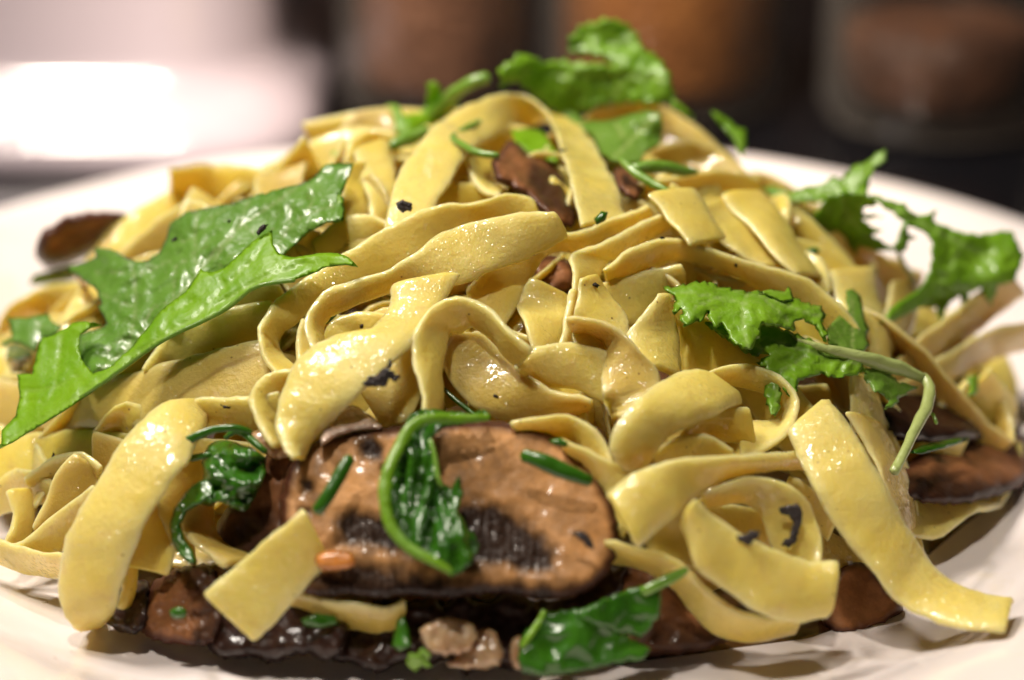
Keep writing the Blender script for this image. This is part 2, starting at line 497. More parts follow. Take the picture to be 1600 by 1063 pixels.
def mat_mush(name, flesh, skin, dark=(0.014, 0.005, 0.003), spec=0.45):
    t = NT(name)
    inn = t.attr('inner')
    f = t.mix(t.ramp(t.noise(0.22, 5, .65), [(0.3, 0.0), (0.72, 1.0)]), flesh, tuple(v * .42 for v in flesh))
    vm = t.n('ShaderNodeVectorMath', operation='MULTIPLY'); t.l(t.mm, vm.inputs[0]); vm.inputs[1].default_value = (1, 1, 0.22)
    fib = t.ramp(t.noise(0.9, 5, .65, .6, vec=vm.outputs[0]), [(0.35, 0.0), (0.75, 1.0)])
    f = t.mix(t.math('MULTIPLY', fib, 0.6), f, tuple(v * .5 for v in flesh))
    col = t.mix(t.ramp(inn, [(0.15, 0.0), (0.40, 1.0)]), skin, f)
    col = t.mix(t.attr('dark'), col, dark)
    b = t.bump(t.noise(0.30, 3, .5), 0.35, 1.0)
    b = t.bump(t.noise(1.4, 2, .5), 0.07, 1.0, b)
    p = t.pbr(Base_Color=col, Roughness=0.5, Normal=b, Coat_Weight=spec * .35, Coat_Roughness=0.12, Specular_IOR_Level=0.2,
              Subsurface_Weight=0.15, Subsurface_Radius=(1, .5, .25), Subsurface_Scale=0.001)
    return t.done(p.outputs[0])
MUSH = mat_mush('mushroom_slice', (0.60, 0.30, 0.105), (0.050, 0.013, 0.005))
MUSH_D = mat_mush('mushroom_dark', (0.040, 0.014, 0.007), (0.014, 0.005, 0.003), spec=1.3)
MUSH_M = mat_mush('mushroom_browned', (0.33, 0.135, 0.05), (0.075, 0.024, 0.012))

def mat_simple(name, col, rough=.4, coat=0.5, sss=0.0, bumpd=.2, sc=.6, trans=0.0, col2=None, crough=0.1):
    t = NT(name)
    c = t.mix(t.ramp(t.noise(sc * .5, 4), [(0.3, 0.0), (0.7, 1.0)]), col, col2 or tuple(v * .7 for v in col))
    b = t.bump(t.noise(sc, 3), bumpd, 1.0)
    p = t.pbr(Base_Color=c, Roughness=rough, Normal=b, Coat_Weight=coat, Coat_Roughness=crough,
              Subsurface_Weight=sss, Subsurface_Radius=(1, .6, .3), Subsurface_Scale=0.002, Transmission_Weight=trans)
    return t.done(p.outputs[0])
ONION = mat_simple('onion', (0.80, 0.58, 0.34), .25, 1.0, .5, .22, .5, .45, (0.50, 0.27, 0.13))
ONION_G = mat_simple('onion_glazed', (0.60, 0.46, 0.38), .22, 1.0, .3, .6, 1.4, .1, (0.45, 0.30, 0.22))
FLAKE = mat_simple('burnt_flake', (0.030, 0.014, 0.010), .55, .25, 0, .8, 2.2, 0, (0.010, 0.005, 0.005))
SHADE_SHEET = mat_simple('sauce', (0.035, 0.012, 0.004), .25, 1.0, 0, .25, .3, 0, (0.09, 0.04, 0.012))  # for the dark sheet that stands in for shade under the heap
CARROT = mat_simple('caramelised_bit', (0.55, 0.20, 0.03), .4, .6, .3, .3, .8)
CERAMIC = mat_simple('plate_glaze', (0.80, 0.725, 0.70), .25, .5, .1, .03, .05, 0, (0.79, 0.71, 0.68), crough=0.12)
WHITE = mat_simple('white_enamel', (0.47, 0.40, 0.44), .22, .6, 0, .01, .02, 0, (0.47, 0.40, 0.44))

# ------------------------------------------------------------------ setting: table, plate, things behind
def lathe(name, prof, mat, c=(0, 0, 0), seg=96, parent=None):
    verts, faces = [], []
    for r, z in prof:
        for k in range(seg):
            a = 2 * math.pi * k / seg
            verts.append(Vector((c[0] + r * math.cos(a), c[1] + r * math.sin(a), c[2] + z)))
    m = len(prof)
    for i in range(m - 1):
        for k in range(seg):
            k2 = (k + 1) % seg
            faces.append((i * seg + k, i * seg + k2, (i + 1) * seg + k2, (i + 1) * seg + k))
    return mkmesh(name, verts, faces, mat, parent)

def table():
    t = NT('black_counter')
    r = t.ramp(t.noise(0.02, 4), [(0.3, 0.10), (0.7, 0.20)])
    p = t.pbr(Base_Color=(0.004, 0.004, 0.005), Roughness=r, Specular_IOR_Level=0.5, IOR=1.7)
    m = t.done(p.outputs[0])
    v = [Vector(q) for q in ((-1500, -900, 0), (1500, -900, 0), (1500, 1150, 0), (-1500, 1150, 0))]
    o = mkmesh('table', v, [(0, 1, 2, 3)], m, smooth=False); set_props(o, kind='structure')
    t = NT('kitchen_wall'); c = t.mix(t.noise(0.004, 3), (0.055, 0.022, 0.012), (0.10, 0.045, 0.025))
    m = t.done(t.pbr(Base_Color=c, Roughness=0.6).outputs[0])
    v = [Vector(q) for q in ((-1500, 1150, 0), (1500, 1150, 0), (1500, 1150, 1300), (-1500, 1150, 1300))]
    o = mkmesh('back_wall', v, [(0, 1, 2, 3)], m, smooth=False); set_props(o, kind='structure')
table()

PR = 140.0
prof = [(0.01, 2.2), (40, 2.2), (80, 2.4), (94, 3.0), (101, 4.6), (106, 7.4), (110, 9.6), (115, 11.2), (124, 13.6), (134, 16.2), (138.6, 17.4),
        (140, 17.2), (140.4, 16.4), (139.6, 15.6), (134, 14.0), (118, 9.2), (108, 5.2), (100, 2.0), (92, 0.9), (88, 0.2), (84, 0.2), (82, 1.0), (60, 1.1), (0.01, 1.1)]
def mat_plate():
    t = NT('plate_glaze')
    sm = t.ramp(t.noise(0.05, 5, .6, 1.0), [(0.52, 0.0), (0.70, 1.0)])
    c = t.mix(t.math('MULTIPLY', sm, 0.5), (0.80, 0.725, 0.70), (0.74, 0.63, 0.47))
    dots = t.n('ShaderNodeTexVoronoi'); t.l(t.mm, dots.inputs['Vector']); dots.inputs['Scale'].default_value = 0.13
    d = t.ramp(dots.outputs['Distance'], [(0.03, 1.0), (0.08, 0.0)])
    c = t.mix(t.math('MULTIPLY', d, 0.6), c, (0.62, 0.45, 0.22))
    rg = t.ramp(sm, [(0.0, 0.22), (1.0, 0.10)])
    b = t.bump(t.noise(0.05, 4), 0.08, 1.0); b = t.bump(d, 0.3, 1.0, b)
    return t.done(t.pbr(Base_Color=c, Roughness=rg, Normal=b, Coat_Weight=0.5, Coat_Roughness=0.1, Subsurface_Weight=0.1, Subsurface_Radius=(1, .7, .5), Subsurface_Scale=0.002).outputs[0])
CERAMIC = mat_plate()
plate = lathe('dinner_plate', prof, CERAMIC, seg=160)
set_props(plate, 'round white glazed plate holding the heap of pasta', 'plate')

# white enamel roasting dish far left behind the plate
def rrect(hx, hy, r, n=10):
    out = []
    for cx, cy, a0 in ((hx - r, hy - r, 0), (-hx + r, hy - r, 90), (-hx + r, -hy + r, 180), (hx - r, -hy + r, 270)):
        for k in range(n + 1):
            a = math.radians(a0 + 90 * k / n); out.append((cx + r * math.cos(a), cy + r * math.sin(a)))
    return out
def loft_rr(name, levels, c, mat, parent=None):
    verts, faces = [], []
    for hx, hy, r, z in levels:
        for x, y in rrect(hx, hy, r): verts.append(Vector((c[0] + x, c[1] + y, c[2] + z)))
    n = len(rrect(10, 10, 2))
    for i in range(len(levels) - 1):
        for k in range(n):
            k2 = (k + 1) % n
            faces.append((i * n + k, i * n + k2, (i + 1) * n + k2, (i + 1) * n + k))
    faces.append(tuple(range(n))[::-1]); faces.append(tuple((len(levels) - 1) * n + k for k in range(n)))
    return mkmesh(name, verts, faces, mat, parent)
dc = (-192, 272, 0)
tub = empty('roasting_dish', dc)
set_props(tub, 'white enamel dish with rounded corners standing behind the plate at the left', 'dish')
HX, HY = 140, 95
loft_rr('dish_body', [(HX + 5, HY + 12, 34, 0.3), (HX + 6, HY + 13, 36, 1.5), (HX + 4.5, HY + 9, 36, 8), (HX + 0, HY + 1, 35, 14), (HX - 4, HY - 6, 33, 18), (HX - 5.5, HY - 9.5, 30, 24), (HX - 6, HY - 10, 28, 60),
                      (HX - 5, HY - 9, 28, 90), (HX - 9, HY - 15, 25, 90.5), (HX - 10, HY - 16, 24, 88), (HX - 12, HY - 18, 24, 20), (HX - 30, HY - 34, 20, 14)], dc, WHITE, tub)
loft_rr('rim', [(HX - 4.5, HY - 10.5, 28, 88), (HX + 2, HY - 4, 30, 89), (HX + 3, HY - 3, 30, 90.5), (HX + 2, HY - 4, 30, 92), (HX - 5, HY - 11, 28, 92.5)], dc, WHITE, tub)

def mat_glass():
    t = NT('jar_glass')
    lw = t.n('ShaderNodeLayerWeight'); fc = t.math('ADD', t.math('MULTIPLY', t.math('POWER', lw.outputs['Facing'], 4.0), 0.9), 0.05)
    tr = t.n('ShaderNodeBsdfTransparent'); tr.inputs[0].default_value = (0.90, 0.90, 0.89, 1)
    gl = t.n('ShaderNodeBsdfGlossy'); gl.inputs['Roughness'].default_value = 0.04
    m = t.n('ShaderNodeMixShader'); t.l(fc, m.inputs[0]); t.l(tr.outputs[0], m.inputs[1]); t.l(gl.outputs[0], m.inputs[2])
    df = t.n('ShaderNodeBsdfDiffuse'); df.inputs[0].default_value = (0.62, 0.56, 0.50, 1)  # pale diffuse at grazing angles imitates light caught in the glass edges
    m2 = t.n('ShaderNodeMixShader'); t.l(t.math('ADD', t.math('MULTIPLY', t.math('POWER', lw.outputs['Facing'], 2.5), 0.16), 0.004), m2.inputs[0])
    t.l(m.outputs[0], m2.inputs[1]); t.l(df.outputs[0], m2.inputs[2])
    return t.done(m2.outputs[0])
GLASS = mat_glass()
def mat_grain(name, a, b, sc):
    t = NT(name)
    v = t.n('ShaderNodeTexVoronoi'); t.l(t.mm, v.inputs['Vector']); v.inputs['Scale'].default_value = sc
    c = t.mix(t.ramp(t.noise(sc * .3, 3), [(0.35, 0.0), (0.65, 1.0)]), a, b)
    c = t.mix(t.math('MULTIPLY', v.outputs['Distance'], 0.6), c, tuple(q * .4 for q in a))
    return t.done(t.pbr(Base_Color=c, Roughness=0.6, Normal=t.bump(v.outputs['Distance'], 1.0)).outputs[0])
LID = mat_simple('lid_metal', (0.25, 0.22, 0.2), .35, .2, 0, .05, .3)
def jar(cx, cy, r, h, fill, m, label, lidname=True):
    e = empty('storage_jar', (cx, cy, 0)); set_props(e, label, 'jar', 'glass storage jars behind the plate')
    lathe('glass_body', [(0.01, 1), (r * .8, 1), (r * .95, 2.5), (r, 7), (r, h * .8), (r * .93, h * .87), (r * .78, h * .91), (r * .78, h),
                         (r * .74, h), (r * .74, h * .91), (r * .88, h * .86), (r - 2.6, h * .78), (r - 2.6, 9), (r * .86, 6), (0.01, 6)], GLASS, (cx, cy, 0), 64, e)
    R = r - 5
    lathe('contents', [(0.01, 6.6), (R * .88, 6.8), (R, 11), (R, fill), (R * .9, fill + 2), (R * .5, fill + 4), (0.01, fill + 5)], m, (cx, cy, 0), 64, e)
    lathe('lid', [(0.01, h + 9), (r * .84, h + 9), (r * .88, h + 7), (r * .88, h - 7), (r * .80, h - 7), (r * .8, h + 1), (0.01, h + 1)], LID, (cx, cy, 0), 64, e)
    return e
AMBER = mat_grain('amber_spice', (0.52, 0.20, 0.045), (0.36, 0.12, 0.022), .5)
BROWN = mat_grain('dark_spice', (0.12, 0.042, 0.014), (0.05, 0.017, 0.007), .22)
RED = mat_grain('red_brown_spice', (0.30, 0.14, 0.08), (0.20, 0.085, 0.045), .3)
GREY = mat_grain('taupe_powder', (0.50, 0.34, 0.24), (0.40, 0.26, 0.18), .5)
jar(46, 232, 34, 150, 118, AMBER, 'glass jar of amber brown spice, middle of the row behind the plate')
jar(118, 212, 31, 140, 26, BROWN, 'rightmost glass jar, dark brown contents only in its bottom part')
jar(-17, 226, 26, 150, 120, RED, 'glass jar of reddish brown spice, leftmost of the row beside the white dish')

# ------------------------------------------------------------------ pasta ribbons
# (x1,y1, x2,y2 [, extra offset [, side]]) per station: the two edges; then offset, label, material, options
P, Y, B = PASTA, PASTA_Y, PASTA_B
0 and print("DEP", [round(dep(x,y)) for x,y in ((200,500),(500,600),(700,500),(1180,500),(700,800),(150,900),(790,150),(300,330))])
NOODLES = [
 # --- back of the heap
 ([(268,262,268,302),(300,260,310,314),(350,258,360,312),(400,262,410,302),(445,275,452,300)], -6, 'yellow ribbon lying flat at the far left edge behind the big leaf', Y, {}),
 ([(262,300,312,325),(225,322,278,365),(185,350,245,397),(145,388,200,422),(118,430,160,450)], -2, 'yellow ribbon running down from behind the big leaf past the far left mushroom', Y, {}),
 ([(-4,530,10,540),(4,492,30,502),(35,462,60,492),(80,445,105,482),(140,438,150,482)], -1, 'arched yellow ribbon above the small lobe of the big leaf at the left edge', Y, {}),
 ([(122,448,160,446),(112,475,166,480),(94,500,164,505),(84,520,150,530)], 2, 'pale ribbon standing upright under the notch of the big leaf', P, {}),
 ([(535,252,552,264),(548,220,572,236),(578,202,600,222),(616,208,622,236)], -2, 'thin arching ribbon under the blurred green sprig at the back', Y, {}),
 ([(552,238,606,222),(560,262,614,256),(572,300,618,300),(580,350,612,345)], 1, 'pale upright ribbon just left of the tall arch', P, {}),
 ([(540,262,578,256),(533,300,578,300),(535,345,574,348)], 2, 'short upright ribbon beside the right tip of the big leaf', Y, {}),
 ([(490,372,500,412),(530,345,545,402),(570,335,590,388),(605,345,622,372)], 0, 'dull ribbon lying under the right tip of the big leaf', P, {}),
 ([(440,400,508,402),(468,362,502,366)], 2, 'cut pale end showing between the two halves of the big leaf', P, {}),
 ([(664,316,690,308),(685,282,728,290),(716,252,765,272),(748,238,790,252)], -3, 'yellow ribbon deep inside the tall arch', Y, {}),
 ([(728,236,736,240),(735,270,746,268),(752,296,764,290),(778,308,788,300)], -1, 'thin pale strand hanging inside the tall arch', P, {'W': 4}),
 ([(660,330,680,350),(700,290,735,330),(740,285,780,325),(790,300,815,335)], -6, 'yellow ribbon behind the twisted pair under the tall arch', Y, {}),
 ([(905,192,925,202),(940,165,958,196),(990,157,1000,216),(1045,168,1020,248),(1100,205,1050,266),(1150,250,1110,284),(1195,296,1150,294)], -2, 'wide arched ribbon at the back right of the summit', B, {'cup':0.6}),
 ([(600,362,672,350),(612,300,690,302),(640,245,714,264),(685,192,744,233),(735,161,778,212),(790,146,815,200),(835,157,850,187),(862,186,888,186),(877,235,932,228),(893,300,963,287),(907,350,979,336)], 8, 'tall arched ribbon forming the summit of the heap', P, {'cup':0.4,'W':8.5}),
 ([(1000,285,1000,304),(1060,273,1060,301),(1130,266,1130,303),(1184,277,1186,299)], 3, 'ribbon lying on its edge below the back right arch', P, {}),
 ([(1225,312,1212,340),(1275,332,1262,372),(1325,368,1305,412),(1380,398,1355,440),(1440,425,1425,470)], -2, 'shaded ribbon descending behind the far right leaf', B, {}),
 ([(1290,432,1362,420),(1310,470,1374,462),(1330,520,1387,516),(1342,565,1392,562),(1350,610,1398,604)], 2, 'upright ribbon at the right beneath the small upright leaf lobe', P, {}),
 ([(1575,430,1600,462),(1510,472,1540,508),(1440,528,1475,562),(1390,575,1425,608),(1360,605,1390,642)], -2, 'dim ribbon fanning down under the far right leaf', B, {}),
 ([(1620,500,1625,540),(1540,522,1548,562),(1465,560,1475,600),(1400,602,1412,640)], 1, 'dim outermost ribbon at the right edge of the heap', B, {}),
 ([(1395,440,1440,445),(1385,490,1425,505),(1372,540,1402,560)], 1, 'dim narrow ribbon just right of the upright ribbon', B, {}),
 ([(1095,330,1132,310),(1110,365,1168,345),(1150,392,1215,398),(1190,412,1240,430)], 3, 'ribbon folded under the broad right-hand panel', P, {}),
 ([(1128,308,1190,302),(1155,340,1214,325),(1190,378,1234,360),(1215,404,1258,395),(1238,428,1284,428)], 7, 'broad ribbon panel slanting down to a rounded end at the right', P, {'cup':0.5}),
 ([(1013,308,1085,300),(1035,335,1105,328),(1055,360,1120,352),(1072,384,1131,371)], 11, 'short cut ribbon with a square end in the upper middle right', P, {'cup':0.2}),
 ([(730,455,790,512),(760,412,822,452),(792,378,848,408),(840,361,870,393),(900,361,905,389),(960,342,965,368),(1012,324,1016,346)], 3, 'ribbon running level below the summit then dropping into the centre', P, {}),
 ([(897,468,930,465),(895,428,936,432),(890,398,950,410),(940,378,985,394),(990,352,1020,371),(1036,334,1052,356)], 5, 'ribbon just below the level one, bending down behind the pointed tip', P, {}),
 ([(1085,418,1090,445),(1140,432,1140,460),(1200,452,1190,480),(1250,480,1235,505)], -1, 'shaded ribbon behind the front right leaf', B, {}),
 ([(945,420,950,440),(985,388,1000,426),(1040,372,1045,410),(1090,382,1085,413),(1150,402,1143,430),(1215,420,1203,452),(1265,437,1245,478),(1320,482,1292,512),(1350,525,1322,540)], 6, 'long ribbon sweeping right above the front right leaf', P, {}),
 ([(930,445,958,502),(975,430,990,508),(1020,422,1026,482),(1063,416,1062,440)], 2, 'pale ribbon behind the pointed tip and left of the front right leaf', P, {}),
 # --- centre
 ([(828,436,895,470),(806,472,892,500),(818,512,888,530),(835,550,880,552)], 0, 'broad ribbon sunk into the hollow in the middle', P, {}),
 ([(896,456,905,460),(890,490,898,494),(876,545,884,548)], 5, 'thin ribbon seen on edge beside the pointed tip', P, {'W':6}),
 ([(1055,468,1050,585),(1090,488,1080,590),(1130,520,1110,596),(1185,562,1160,606)], 2, 'smooth ribbon slope under the front right leaf', Y, {}),
 ([(912,437,932,436),(905,462,962,466),(897,492,979,494),(893,515,984,532),(900,540,984,556)], 8, 'ribbon rising to a glistening pointed tip in the middle', P, {'cup':1.0}),
 ([(1030,463,1042,463),(1008,490,1056,490),(982,520,1061,528),(980,548,1063,565),(1005,575,1066,596)], 8, 'ribbon folded into a pyramid right of the pointed tip', P, {'cup':1.4}),
 ([(808,575,832,592),(826,546,852,606),(865,535,885,609),(905,537,915,615),(950,548,945,631),(988,565,978,646)], 7, 'ribbon curved like a ring band with wet glints in the middle', P, {'cup':0.6}),
 ([(890,500,897,520),(930,503,925,523),(968,520,948,547),(1005,552,941,582),(1032,590,939,616),(1012,625,948,642),(975,652,958,657)], 11, 'twisted brownish ribbon between the ring band and the big right curl', B, {}),
 ([(830,310,852,362),(790,302,810,348),(740,317,760,352),(690,319,702,374),(640,337,655,402),(590,364,610,428),(540,395,562,445),(480,432,505,476),(432,468,472,498),(404,512,438,526),(408,556,440,552),(436,586,464,574),(470,604,492,584)], 6, 'outer ribbon of the twisted pair, curling round into a hook at the left', P, {'cup':0.3}),
 ([(862,330,882,372),(812,333,832,402),(750,344,782,418),(690,364,730,440),(642,397,668,452),(600,426,610,458),(555,434,565,470),(514,446,530,487),(487,477,510,502),(476,512,503,522),(484,548,512,546),(502,574,524,562)], 11, 'upper ribbon of the twisted pair, narrowing into the small loop', P, {'cup':0.5}),
 ([(476,500,502,520),(465,535,512,545),(465,567,512,572),(476,598,508,592)], 5, 'ribbon wall inside the small loop at left of centre', P, {}),
 ([(488,560,502,596),(520,500,524,582),(572,488,582,564),(625,490,642,560)], -2, 'shaded ribbon seen through the small loop', Y, {}),
 ([(380,470,442,462),(368,522,436,542),(378,592,424,606)], -2, 'greenish shaded ribbon left of the hook', B, {}),
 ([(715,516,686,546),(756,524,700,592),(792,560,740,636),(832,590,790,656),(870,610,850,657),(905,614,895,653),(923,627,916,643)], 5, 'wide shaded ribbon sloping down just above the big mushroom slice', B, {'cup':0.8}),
 ([(663,652,688,652),(660,604,690,602),(645,552,698,546),(650,506,704,522),(676,475,722,522),(712,462,738,514),(760,480,758,526),(796,514,784,546),(831,545,808,571)], 12, 'arched ribbon with a torn end over the wide shaded one', P, {'cup':0.3}),
 ([(612,452,716,430,-4),(600,490,688,488,-2),(572,522,660,520),(530,523,640,548),(487,543,595,588),(450,590,552,624),(430,650,516,660),(440,692,492,690),(460,712,474,715)], 15, 'broad twisted ribbon flap hanging to a point over the big mushroom slice', P, {'cup':1.2}),
 ([(640,540,668,600),(602,568,640,652),(560,600,602,668)], 6, 'pale wet ribbon tucked under the broad twisted flap', P, {}),
 ([(470,576,486,592),(430,577,458,612),(400,597,440,642),(387,626,438,664),(400,658,440,684),(425,692,452,704)], 11, 'ribbon bulging out just left of the broad twisted flap', P, {'cup':0.6}),
 # --- right front
 ([(1088,590,1104,602),(1130,571,1136,598),(1178,569,1190,616),(1218,588,1216,634),(1248,625,1224,642),(1243,668,1215,656),(1204,700,1190,659),(1160,712,1160,662)], 6, 'ribbon looping round at the right under the leaf stem', P, {}),
 ([(1110,600,1115,650),(1170,600,1175,665),(1230,600,1235,660),(1290,600,1300,660)], -5, 'ribbon in deep shade inside the right loop', B, {}),
 ([(1058,690,1064,706),(1092,655,1102,684),(1130,640,1142,690),(1166,634,1176,700)], 8, 'yellow inner ribbon wall of the big right curl', Y, {}),
 ([(1092,577,1156,632,-4),(1050,585,1126,646,-1),(1010,612,1086,662,1),(974,646,1046,684,2),(954,684,1030,704,1),(956,715,1016,722,-1),(978,736,1006,732,-4)], 14, 'big curled ribbon right of centre with a rough pale rim', P, {'cup':1.4}),
 ([(1018,705,1030,738),(1060,682,1065,730),(1100,680,1105,724),(1142,700,1148,724)], 9, 'low ribbon inside the mouth of the big right curl', P, {}),
 ([(800,664,830,677),(850,655,870,682),(900,655,895,698),(932,672,910,718),(952,705,930,742),(957,745,945,765)], 9, 'curved ribbon hugging the top right of the big mushroom slice', P, {}),
 ([(880,690,886,702),(915,704,910,732),(950,720,925,768),(990,736,950,806),(1010,760,970,840)], 11, 'tapering ribbon emerging at the right shoulder of the big mushroom slice', P, {}),
 ([(1325,592,1362,588),(1326,640,1376,640),(1334,685,1380,696)], 2, 'upright ribbon behind the top of the long right ribbon', P, {}),
 ([(1320,648,1376,668),(1350,692,1394,702),(1375,740,1402,724),(1392,790,1420,770),(1408,835,1429,818)], 4, 'ribbon following close behind the long right ribbon', B, {}),
 ([(950,768,998,856),(975,750,1030,828),(1000,735,1066,797),(1040,722,1100,767),(1090,716,1142,745),(1150,712,1192,734,-1),(1215,707,1236,733,-5),(1265,704,1278,740,-10),(1310,705,1320,745,-13)], 17, 'sparkling ribbon with a square cut end pointing at the big mushroom slice', P, {'cup':1.0}),
 ([(1040,795,1098,782),(1012,848,1088,838),(1032,880,1092,890)], 8, 'shaded ribbon under the sparkling cut end', Y, {}),
 ([(1110,785,1112,850),(1160,790,1160,860),(1210,800,1215,870)], 6, 'yellow ribbon in the hollow of the front right loop', Y, {}),
 ([(1100,770,1106,792),(1150,752,1150,784),(1200,747,1180,798),(1245,764,1195,822),(1272,800,1204,852),(1284,840,1212,876),(1284,885,1226,892)], 13, 'arched ribbon carrying the black hook-shaped flake', P, {'cup':0.3}),
 ([(1235,745,1240,780),(1280,765,1275,815),(1310,800,1290,845)], 8, 'ribbon between the flake-carrying arch and the long right ribbon', P, {}),
 ([(1088,783,1072,826),(1120,807,1084,886),(1170,840,1125,917),(1222,863,1185,955),(1265,877,1240,973),(1304,877,1290,966)], 17, 'wide curved ribbon with a cut end at the lower right of the heap', P, {'cup':1.1}),
 ([(950,845,948,875),(1008,860,1000,888),(1060,878,1048,918),(1100,915,1075,952),(1150,950,1112,987),(1200,966,1168,1001),(1250,960,1238,992)], 9, 'lowest ribbon at the lower right, touching the plate', P, {}),
 ([(1232,676,1298,629,-5),(1247,708,1330,670,-2),(1269,760,1362,720),(1302,822,1392,772),(1345,876,1416,820),(1398,934,1446,870),(1450,966,1490,908),(1500,985,1530,926),(1565,992,1580,935)], 19, 'long broad ribbon lying down the right side to the plate', P, {'cup':1.1,'tilt':0.6}),
 # --- left front
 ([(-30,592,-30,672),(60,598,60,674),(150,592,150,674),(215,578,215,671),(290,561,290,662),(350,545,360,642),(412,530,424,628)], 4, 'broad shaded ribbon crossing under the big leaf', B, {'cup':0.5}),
 ([(175,592,222,596),(200,555,240,575),(228,515,262,548)], 2, 'short yellow ribbon just beneath the fold of the big leaf', Y, {}),
 ([(225,575,240,590),(262,520,288,572),(310,500,330,562),(372,478,398,536),(420,470,440,520)], 3, 'wet pale ribbon beneath the fold of the big leaf', P, {}),
 ([(330,470,350,505),(380,445,400,490),(430,440,450,480)], 4, 'pale ribbon bump between the fold of the big leaf and the hook', P, {}),
 ([(-10,682,-10,772),(70,676,80,764),(160,672,160,750),(230,680,225,740)], 0, 'flat yellow ribbon at the left edge under the stem of the big leaf', Y, {}),
 ([(40,745,50,765),(85,716,95,745),(130,708,130,735),(158,728,150,760)], 6, 'thin crest of ribbon at the left edge, below the flat yellow one', P, {}),
 ([(112,710,156,738),(88,740,142,772),(70,782,116,812),(50,818,82,838)], 7, 'ribbon turning down beside the front left fold', B, {}),
 ([(10,772,52,768),(18,802,54,806),(14,836,50,842),(4,862,42,868)], 8, 'small glistening ribbon stub at the left edge', P, {}),
 ([(142,758,142,802),(106,785,116,838),(70,815,92,868),(36,845,62,878),(0,850,28,884)], 9, 'smooth ribbon slanting left behind the front left fold', P, {}),
 ([(-14,832,-14,872),(40,856,40,892),(86,866,90,906),(120,874,122,914)], 10, 'lowest ribbon at the left edge, resting on the plate', P, {}),
 ([(432,612,446,672),(395,617,410,678),(345,622,360,670),(300,628,322,668),(272,636,312,684)], 10, 'ribbon feeding into the front left fold from the right', P, {}),
 ([(262,712,322,726),(238,762,312,772),(246,805,302,832),(270,852,306,882)], 8, 'ribbon arching behind the front left fold', P, {}),
 ([(222,768,240,770),(210,810,262,820),(196,850,276,862),(188,878,268,896)], 11, 'shaded ribbon directly right of the front left fold', Y, {}),
 ([(302,758,338,788),(286,812,336,822),(302,852,356,856),(346,886,398,880)], 7, 'ribbon running down behind the dark green wilted sprig', B, {}),
 ([(190,884,216,880),(190,920,213,916),(184,948,201,942)], 10, 'tiny yellow ribbon end under the front left fold', Y, {'W':4}),
 ([(300,622,330,650,-9),(252,629,318,680,-3),(206,680,291,722,1),(165,736,261,762,2),(125,796,229,812,2.5),(100,852,204,867,2),(88,907,191,912,0),(96,948,183,950,-3),(112,970,168,970,-9),(122,966,164,966,-14)], 18, 'big glistening ribbon folded over at the front left', P, {'cup':1.2}),
 ([(470,795,512,880),(430,831,475,922),(375,878,440,964),(321,925,402,999)], 14, 'flat ribbon end cut square beside the big mushroom slice', P, {'tilt':0.0}),
 ([(458,922,454,946),(500,931,500,958),(550,944,545,978),(600,952,592,992),(630,938,622,982)], 6, 'dim ribbon in the shade below the big mushroom slice', B, {}),
 ([(-60,640,-55,700),(10,668,20,735),(60,700,50,770),(80,740,50,800),(60,790,20,820)], 3, 'ribbon curling down at the extreme left edge under the stem of the big leaf', P, {}),
 ([(-40,780,-60,830),(10,740,20,800),(50,735,70,790),(90,760,100,815)], 4, 'ribbon arching low at the left edge behind the smooth slanting one', P, {}),
 ([(-60,560,-50,620),(10,520,30,590),(90,500,100,570),(150,520,150,590)], 0, 'ribbon showing between the lobe and the fold of the big leaf', P, {}),
 ([(-60,450,-70,500),(-30,470,-30,530),(10,540,-20,600),(20,610,-30,650)], 0, 'ribbon bending down beside the leaf lobe at the left edge', Y, {}),
 ([(150,675,150,740),(200,690,190,760),(215,740,165,790),(200,800,150,820)], 3, 'short ribbon in the shade left of the front left fold', B, {}),
]
for i, (st, off, label, m, kw) in enumerate(NOODLES):
    kw = dict(kw)
    sect = noodle_sect(st, off, W=kw.pop('W', 9.0), tilt=kw.pop('tilt', 0.95))
    o = sweep('pasta_ribbon', sect, m, seed=i + 1, **kw)
    set_props(o, label, 'pasta', 'pasta ribbons heaped on the plate')

# ribbons buried in the heap
def buried():
    rnd = random.Random(11)
    for i in range(165):
        a0 = rnd.uniform(0, 2 * math.pi); rr = math.sqrt(rnd.random()) * 66
        cx, cy = rr * math.cos(a0) * 1.22, rr * math.sin(a0) + 8
        R = rnd.uniform(11, 30); th0 = rnd.uniform(0, 6.28); span = rnd.uniform(2.2, 4.6); ph = rnd.uniform(0, 6.28); tw = rnd.uniform(.5, 1.6)
        lift = rnd.uniform(3, 13); pts = []
        for k in range(9):
            th = th0 + span * k / 8
            x = cx + R * math.cos(th); y = cy + R * .8 * math.sin(th)
            q = math.hypot(x / 93, (y - 6) / 76)
            if q > 1: x /= q; y = 6 + (y - 6) / q
            z = max(4.5, zd(x, y) - lift + 3 * math.sin(k * 1.3 + ph))
            t = Vector((-math.sin(th), math.cos(th), 0)); nrm = Vector((x * .012, (y - 8) * .012, 1)).normalized()
            side = t.cross(nrm).normalized()
            w = (side * math.cos(ph + tw * k * .4) + nrm * math.sin(ph + tw * k * .4)) * 4.3
            c = Vector((x, y, z + abs(w.z) * .3)); pts.append((c - w, c + w))
        o = sweep('pasta_ribbon', cr(pts, 2.2), (P, Y, B)[i % 3], seed=200 + i, K=14)
        set_props(o, 'pasta ribbon mostly buried beneath the other ribbons', 'pasta', 'ribbons buried in the heap')
buried()

